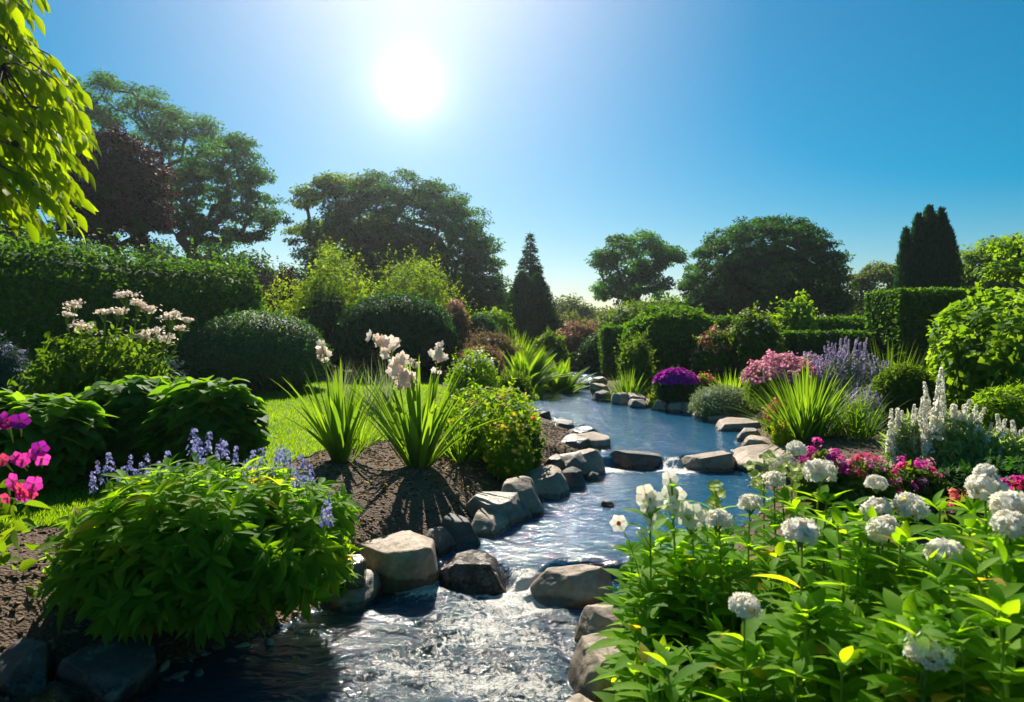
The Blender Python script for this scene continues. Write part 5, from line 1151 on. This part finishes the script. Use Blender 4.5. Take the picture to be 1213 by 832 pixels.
for k in range(5):
    mb = MB(); head_mb(mb, (0, 0, 0), 1.0, 110, FLORET, .27, .78, 0, -.62); v, fc = ICO[2]
    mb.raw(v*np.array([.72, .72, .52]), [i for q in fc for i in q], [3]*len(fc), .4, 1)
    for j in range(14):
        d = rand_unit(1)[0]*np.array([.75, .75, .3])+np.array([0, 0, -.1]); mb.tube([(0, 0, -.95), d], [.06, .03], 4, .5, 2, cap=False)
    d = rand_unit(26); d = d[d[:, 2] > -.4]; mb.inst(DOT, d*np.array([1.03, 1.03, .82]), frames(np.cross(d, rand_unit(len(d))), d), .05, None, 3)
    HEADS.append(mb.mesh('flower_head', [M['white_petal'], M['cream_petal'], M['stem'], M['lime_petal']]))
def phlox(px, py, Y, r, label, lean=0, group='white phlox in bloom', n=1, h=None):
    r = r*.84; e = at(px, py, Y); bx = e[0]+rng.normal(0, .04)+lean; by = Y+rng.uniform(-.02, .08); z0 = gz(bx, by); root = thing('white_phlox', label, 'phlox', (bx, by, z0), group); q = e-np.array([bx, by, z0])
    mb = phlox_stem(q-np.array([0, 0, r*.8]), rng.normal(0, .03, 2), .13); link('foliage', mb.mesh('foliage', [M['leaf_phlox'], M['stem']]), root)
    for i in range(n):
        o = link('flower_head', random.choice(HEADS), root, tuple(q+(rng.normal(size=3)*r*.8 if i else 0)), rng.uniform(0, 6)); s = r*(1 if i == 0 else .65); o.scale = (s, s, s); o.rotation_euler = (rng.normal(0, .18), rng.normal(0, .18), rng.uniform(0, 6))
for a in [(1098, 770, 1.50, .054, 'lowest white phlox, its head closest to the bottom right corner'), (882, 718, 1.85, .047, 'short white phlox with a single low head left of the lowest one'),
          (950, 630, 1.95, .056, 'white phlox whose head stands alone midway, above the short one'), (1120, 656, 1.85, .055, 'white phlox with drooping side petals left of the tall right-edge heads'),
          (1046, 628, 2.05, .055, 'white phlox forming the lower head of a triangle of three'), (1038, 604, 2.2, .052, 'white phlox forming the upper left head of a triangle of three'), (1077, 601, 2.2, .060, 'white phlox forming the upper right head of a triangle of three'),
          (1167, 577, 2.1, .058, 'tall white phlox in front of the magenta flowers at right edge'), (1196, 600, 1.95, .058, 'tall white phlox at the right edge, upper head of a close pair'), (1196, 621, 1.85, .05, 'tall white phlox at the right edge, lower head of a close pair'),
          (971, 559, 2.5, .064, 'white phlox with its head against the magenta phlox clump'), (852, 616, 2.35, .052, 'white phlox facing the water, right of the loose white spikes'), (888, 597, 2.6, .05, 'white phlox below the lime bracts'),
          (917, 568, 2.75, .046, 'faded white phlox right behind the lime bracts'), (1148, 672, 1.8, .03, 'small half open white phlox beside the drooping one')]:
    phlox(*a, n=2 if a[3] > .055 else 1)
# loose white spikes by the water
def loose_white(px, py, Y, label, pts, s=.034):
    e = at(px, py, Y); z0 = gz(e[0]+.02, Y); root = thing('white_mallow', label, 'flowering plant', (e[0]+.02, Y, z0), 'loose white flowers by the water'); O = np.array([e[0]+.02, Y, z0]); q = e-O
    mb = phlox_stem(q, rng.normal(0, .03, 2), .11, .02); link('foliage', mb.mesh('foliage', [M['leaf_phlox'], M['stem']]), root)
    fl = flower_t(5, .3, .48, 4)
    for a, b, k in pts:
        c = at(a, b, Y+rng.uniform(-.04, .04))-O; d = norm(np.array([[rng.normal(0, .4), -1, rng.normal(.35, .3)]])); x = rand_unit(1); mb = MB()
        mb.inst(fl, c[None], frames(np.cross(d, x), d), s*k, None, 0); mb.inst(DOT, (c+d[0]*.004)[None], frames(x, d), .007*k, None, 1); mb.tube([(q[0]*.98, q[1], c[2]-.06), c], [.002, .003], 4, .5, 2)
        link('blossom', mb.mesh('blossom', [M['white_petal'], M['yellow_petal'], M['stem']]), root)
loose_white(770, 590, 2.4, 'loose white flower spike leaning over the water, left of its neighbours', [(765, 586, 1.2), (775, 592, 1.1), (768, 600, 1.0), (771, 612, .9), (764, 594, .9), (776, 602, .8), (769, 622, .7), (762, 632, .6)])
loose_white(796, 572, 2.45, 'taller loose white flower spike with one bloom at its very top', [(794, 568, 1.0), (792, 582, .9), (803, 586, 1.0), (797, 596, .8), (800, 604, .9), (790, 600, .7)])
loose_white(818, 606, 2.4, 'lower loose white cluster between taller spike and the water facing phlox', [(812, 604, 1.0), (822, 608, 1.1), (816, 616, 1.0), (828, 612, .9), (808, 614, .8), (824, 622, .8)])
def daisy():
    Y = 2.55; c = at(733, 620, Y); X = c[0]+.12; z0 = gz(X, Y); root = thing('white_anemone', 'single white flower with an orange eye leaning over the blue water', 'flower', (X, Y, z0)); O = np.array([X, Y, z0]); q = c-O
    mb = MB(); t = np.linspace(0, 1, 8)[:, None]; C = (1-t)**2*np.array([0, 0, -.03])+2*t*(1-t)*np.array([.02, 0, q[2]*.8])+t*t*q; mb.tube(C, .0022, 5); link('stem', mb.mesh('stem', M['stem']), root)
    mb = MB(); d = norm(np.array([[-.25, -1, .15]])); x = np.array([[0, 0, 1.0]]); mb.inst(flower_t(6, .16, .42, 4), q[None], frames(np.cross(d, x), d), .036); link('petals', mb.mesh('petals', M['white_petal']), root)
    mb = MB(); v, fc = ICO[2]; mb.raw(q+d[0]*.003+v*.009, [i for w in fc for i in w], [3]*len(fc)); link('eye', mb.mesh('eye', M['orange_petal']), root)
daisy()
def lime_spurge(px, py, Y, label, n, sp, h):
    e = at(px, py, Y); z0 = gz(e[0], Y); root = thing('lime_spurge', label, 'flowering plant', (e[0], Y, z0), 'lime green spurges'); q = e[2]-z0
    mb = phlox_stem((0, 0, q-.03), (0, 0), .09, .03); link('foliage', mb.mesh('foliage', [M['leaf_phlox'], M['stem']]), root)
    for k in range(n):
        c = np.array([rng.normal(0, sp), rng.normal(0, sp), q-h*k/n+rng.normal(0, .006)]); mb = MB(); d = norm(np.array([[rng.normal(0, .5), -.5, 1]])); x = rand_unit(1)
        mb.inst(flower_t(4, .25, .5, 3), c[None], frames(np.cross(d, x), d), .024*rng.uniform(.8, 1.2)); mb.tube([(0, 0, c[2]-.04), c], .0015, 4); link('bract', mb.mesh('bract', M['lime_petal']), root)
lime_spurge(905, 536, 2.9, 'lime green spurge with loose bracts before the angular block', 22, .045, .16)
lime_spurge(848, 572, 2.6, 'narrow lime green spire standing before the water', 12, .014, .13)
lime_spurge(938, 548, 2.95, 'smaller lime green spurge right of the loose one', 9, .028, .07)
lime_spurge(838, 606, 2.5, 'lime green spurge among the loose white clusters', 10, .03, .07)
# flowerless stems that fill the bed
cnt = 0
STEMS = []
edge_px = lambda py: np.interp(py, [590, 640, 660, 740, 832], [900, 745, 735, 740, 722])
while cnt < 285:
    Y = rng.uniform(1.45, 2.9); py = rng.uniform(575, 800) if cnt < 150 else rng.uniform(650, 815); px = rng.uniform(725, 1300) if cnt < 245 else rng.uniform(730, 880); py = py if cnt < 245 else rng.uniform(628, 720)
    if px < edge_px(py)+8 or (py < 640 and px < 800): continue
    if py < 600 and (px < 930 or 1020 < px < 1160): continue
    if px > 900 and py < 620 and Y < 2.2: continue
    e = at(px, py, Y); X = e[0]+rng.uniform(.0, .08); z0 = gz(X, Y); h = e[2]-z0
    if not .22 < h < .78 or X < .42: continue
    root = thing('white_phlox', 'leafy flowerless stem crowded among the white phlox at lower right', 'phlox', (X, Y, z0), 'flowerless phlox stems')
    mb = phlox_stem((e[0]-X, rng.normal(0, .02), h), rng.normal(0, .03, 2), .13, .01); tip = np.array([[e[0]-X, 0, h]])
    mb.inst(PH_LEAF, np.repeat(tip, 6, 0), frames(norm(rng.normal(size=(6, 3))*np.array([1, 1, .2])+np.array([0, 0, .8])), norm(rng.normal(size=(6, 3))*.3+np.array([0, 0, 1]))), .075)
    link('foliage', mb.mesh('foliage', [M['leaf_phlox'], M['stem']]), root); cnt += 1
# low leafy sprigs spilling over the round boulders
for px, py, Y, lb in [(735, 700, 2.75, 'light green shoot leaning over the round tan boulder'), (722, 805, 2.45, 'light green shoot spilling over the biggest round boulder'), (760, 655, 2.6, 'light green shoot reaching towards the middle pool')]:
    e = at(px, py, Y); X = e[0]+.22; z0 = gz(X, Y); root = thing('leafy_shoot', lb, 'plant', (X, Y, z0))
    mb = phlox_stem((e[0]-X, 0, e[2]-z0), (-.02, 0), .12, .01); link('foliage', mb.mesh('foliage', [M['leaf_phlox'], M['stem']]), root)
    
# ------------------------------------------------------------------ air
HZ = 0.0005
bm = bmesh.new(); bmesh.ops.create_cube(bm, size=1); bmesh.ops.scale(bm, vec=(640, 640, 26), verts=bm.verts); bmesh.ops.translate(bm, vec=(0, 0, 11), verts=bm.verts)
me = bpy.data.meshes.new('haze'); bm.to_mesh(me); bm.free()
m = bpy.data.materials.new('haze'); m.use_nodes = True; n = m.node_tree.nodes; 
for q in list(n): n.remove(q)
o = n.new('ShaderNodeOutputMaterial'); v = n.new('ShaderNodeVolumePrincipled'); v.inputs['Color'].default_value = (.85, .93, 1.0, 1); v.inputs['Density'].default_value = HZ; v.inputs['Anisotropy'].default_value = .78
m.node_tree.links.new(v.outputs[0], o.inputs['Volume']); me.materials.append(m)
if HZ > 0: tag(link('haze', me), 'thin bright summer haze in the air of the garden', 'haze', kind='stuff')
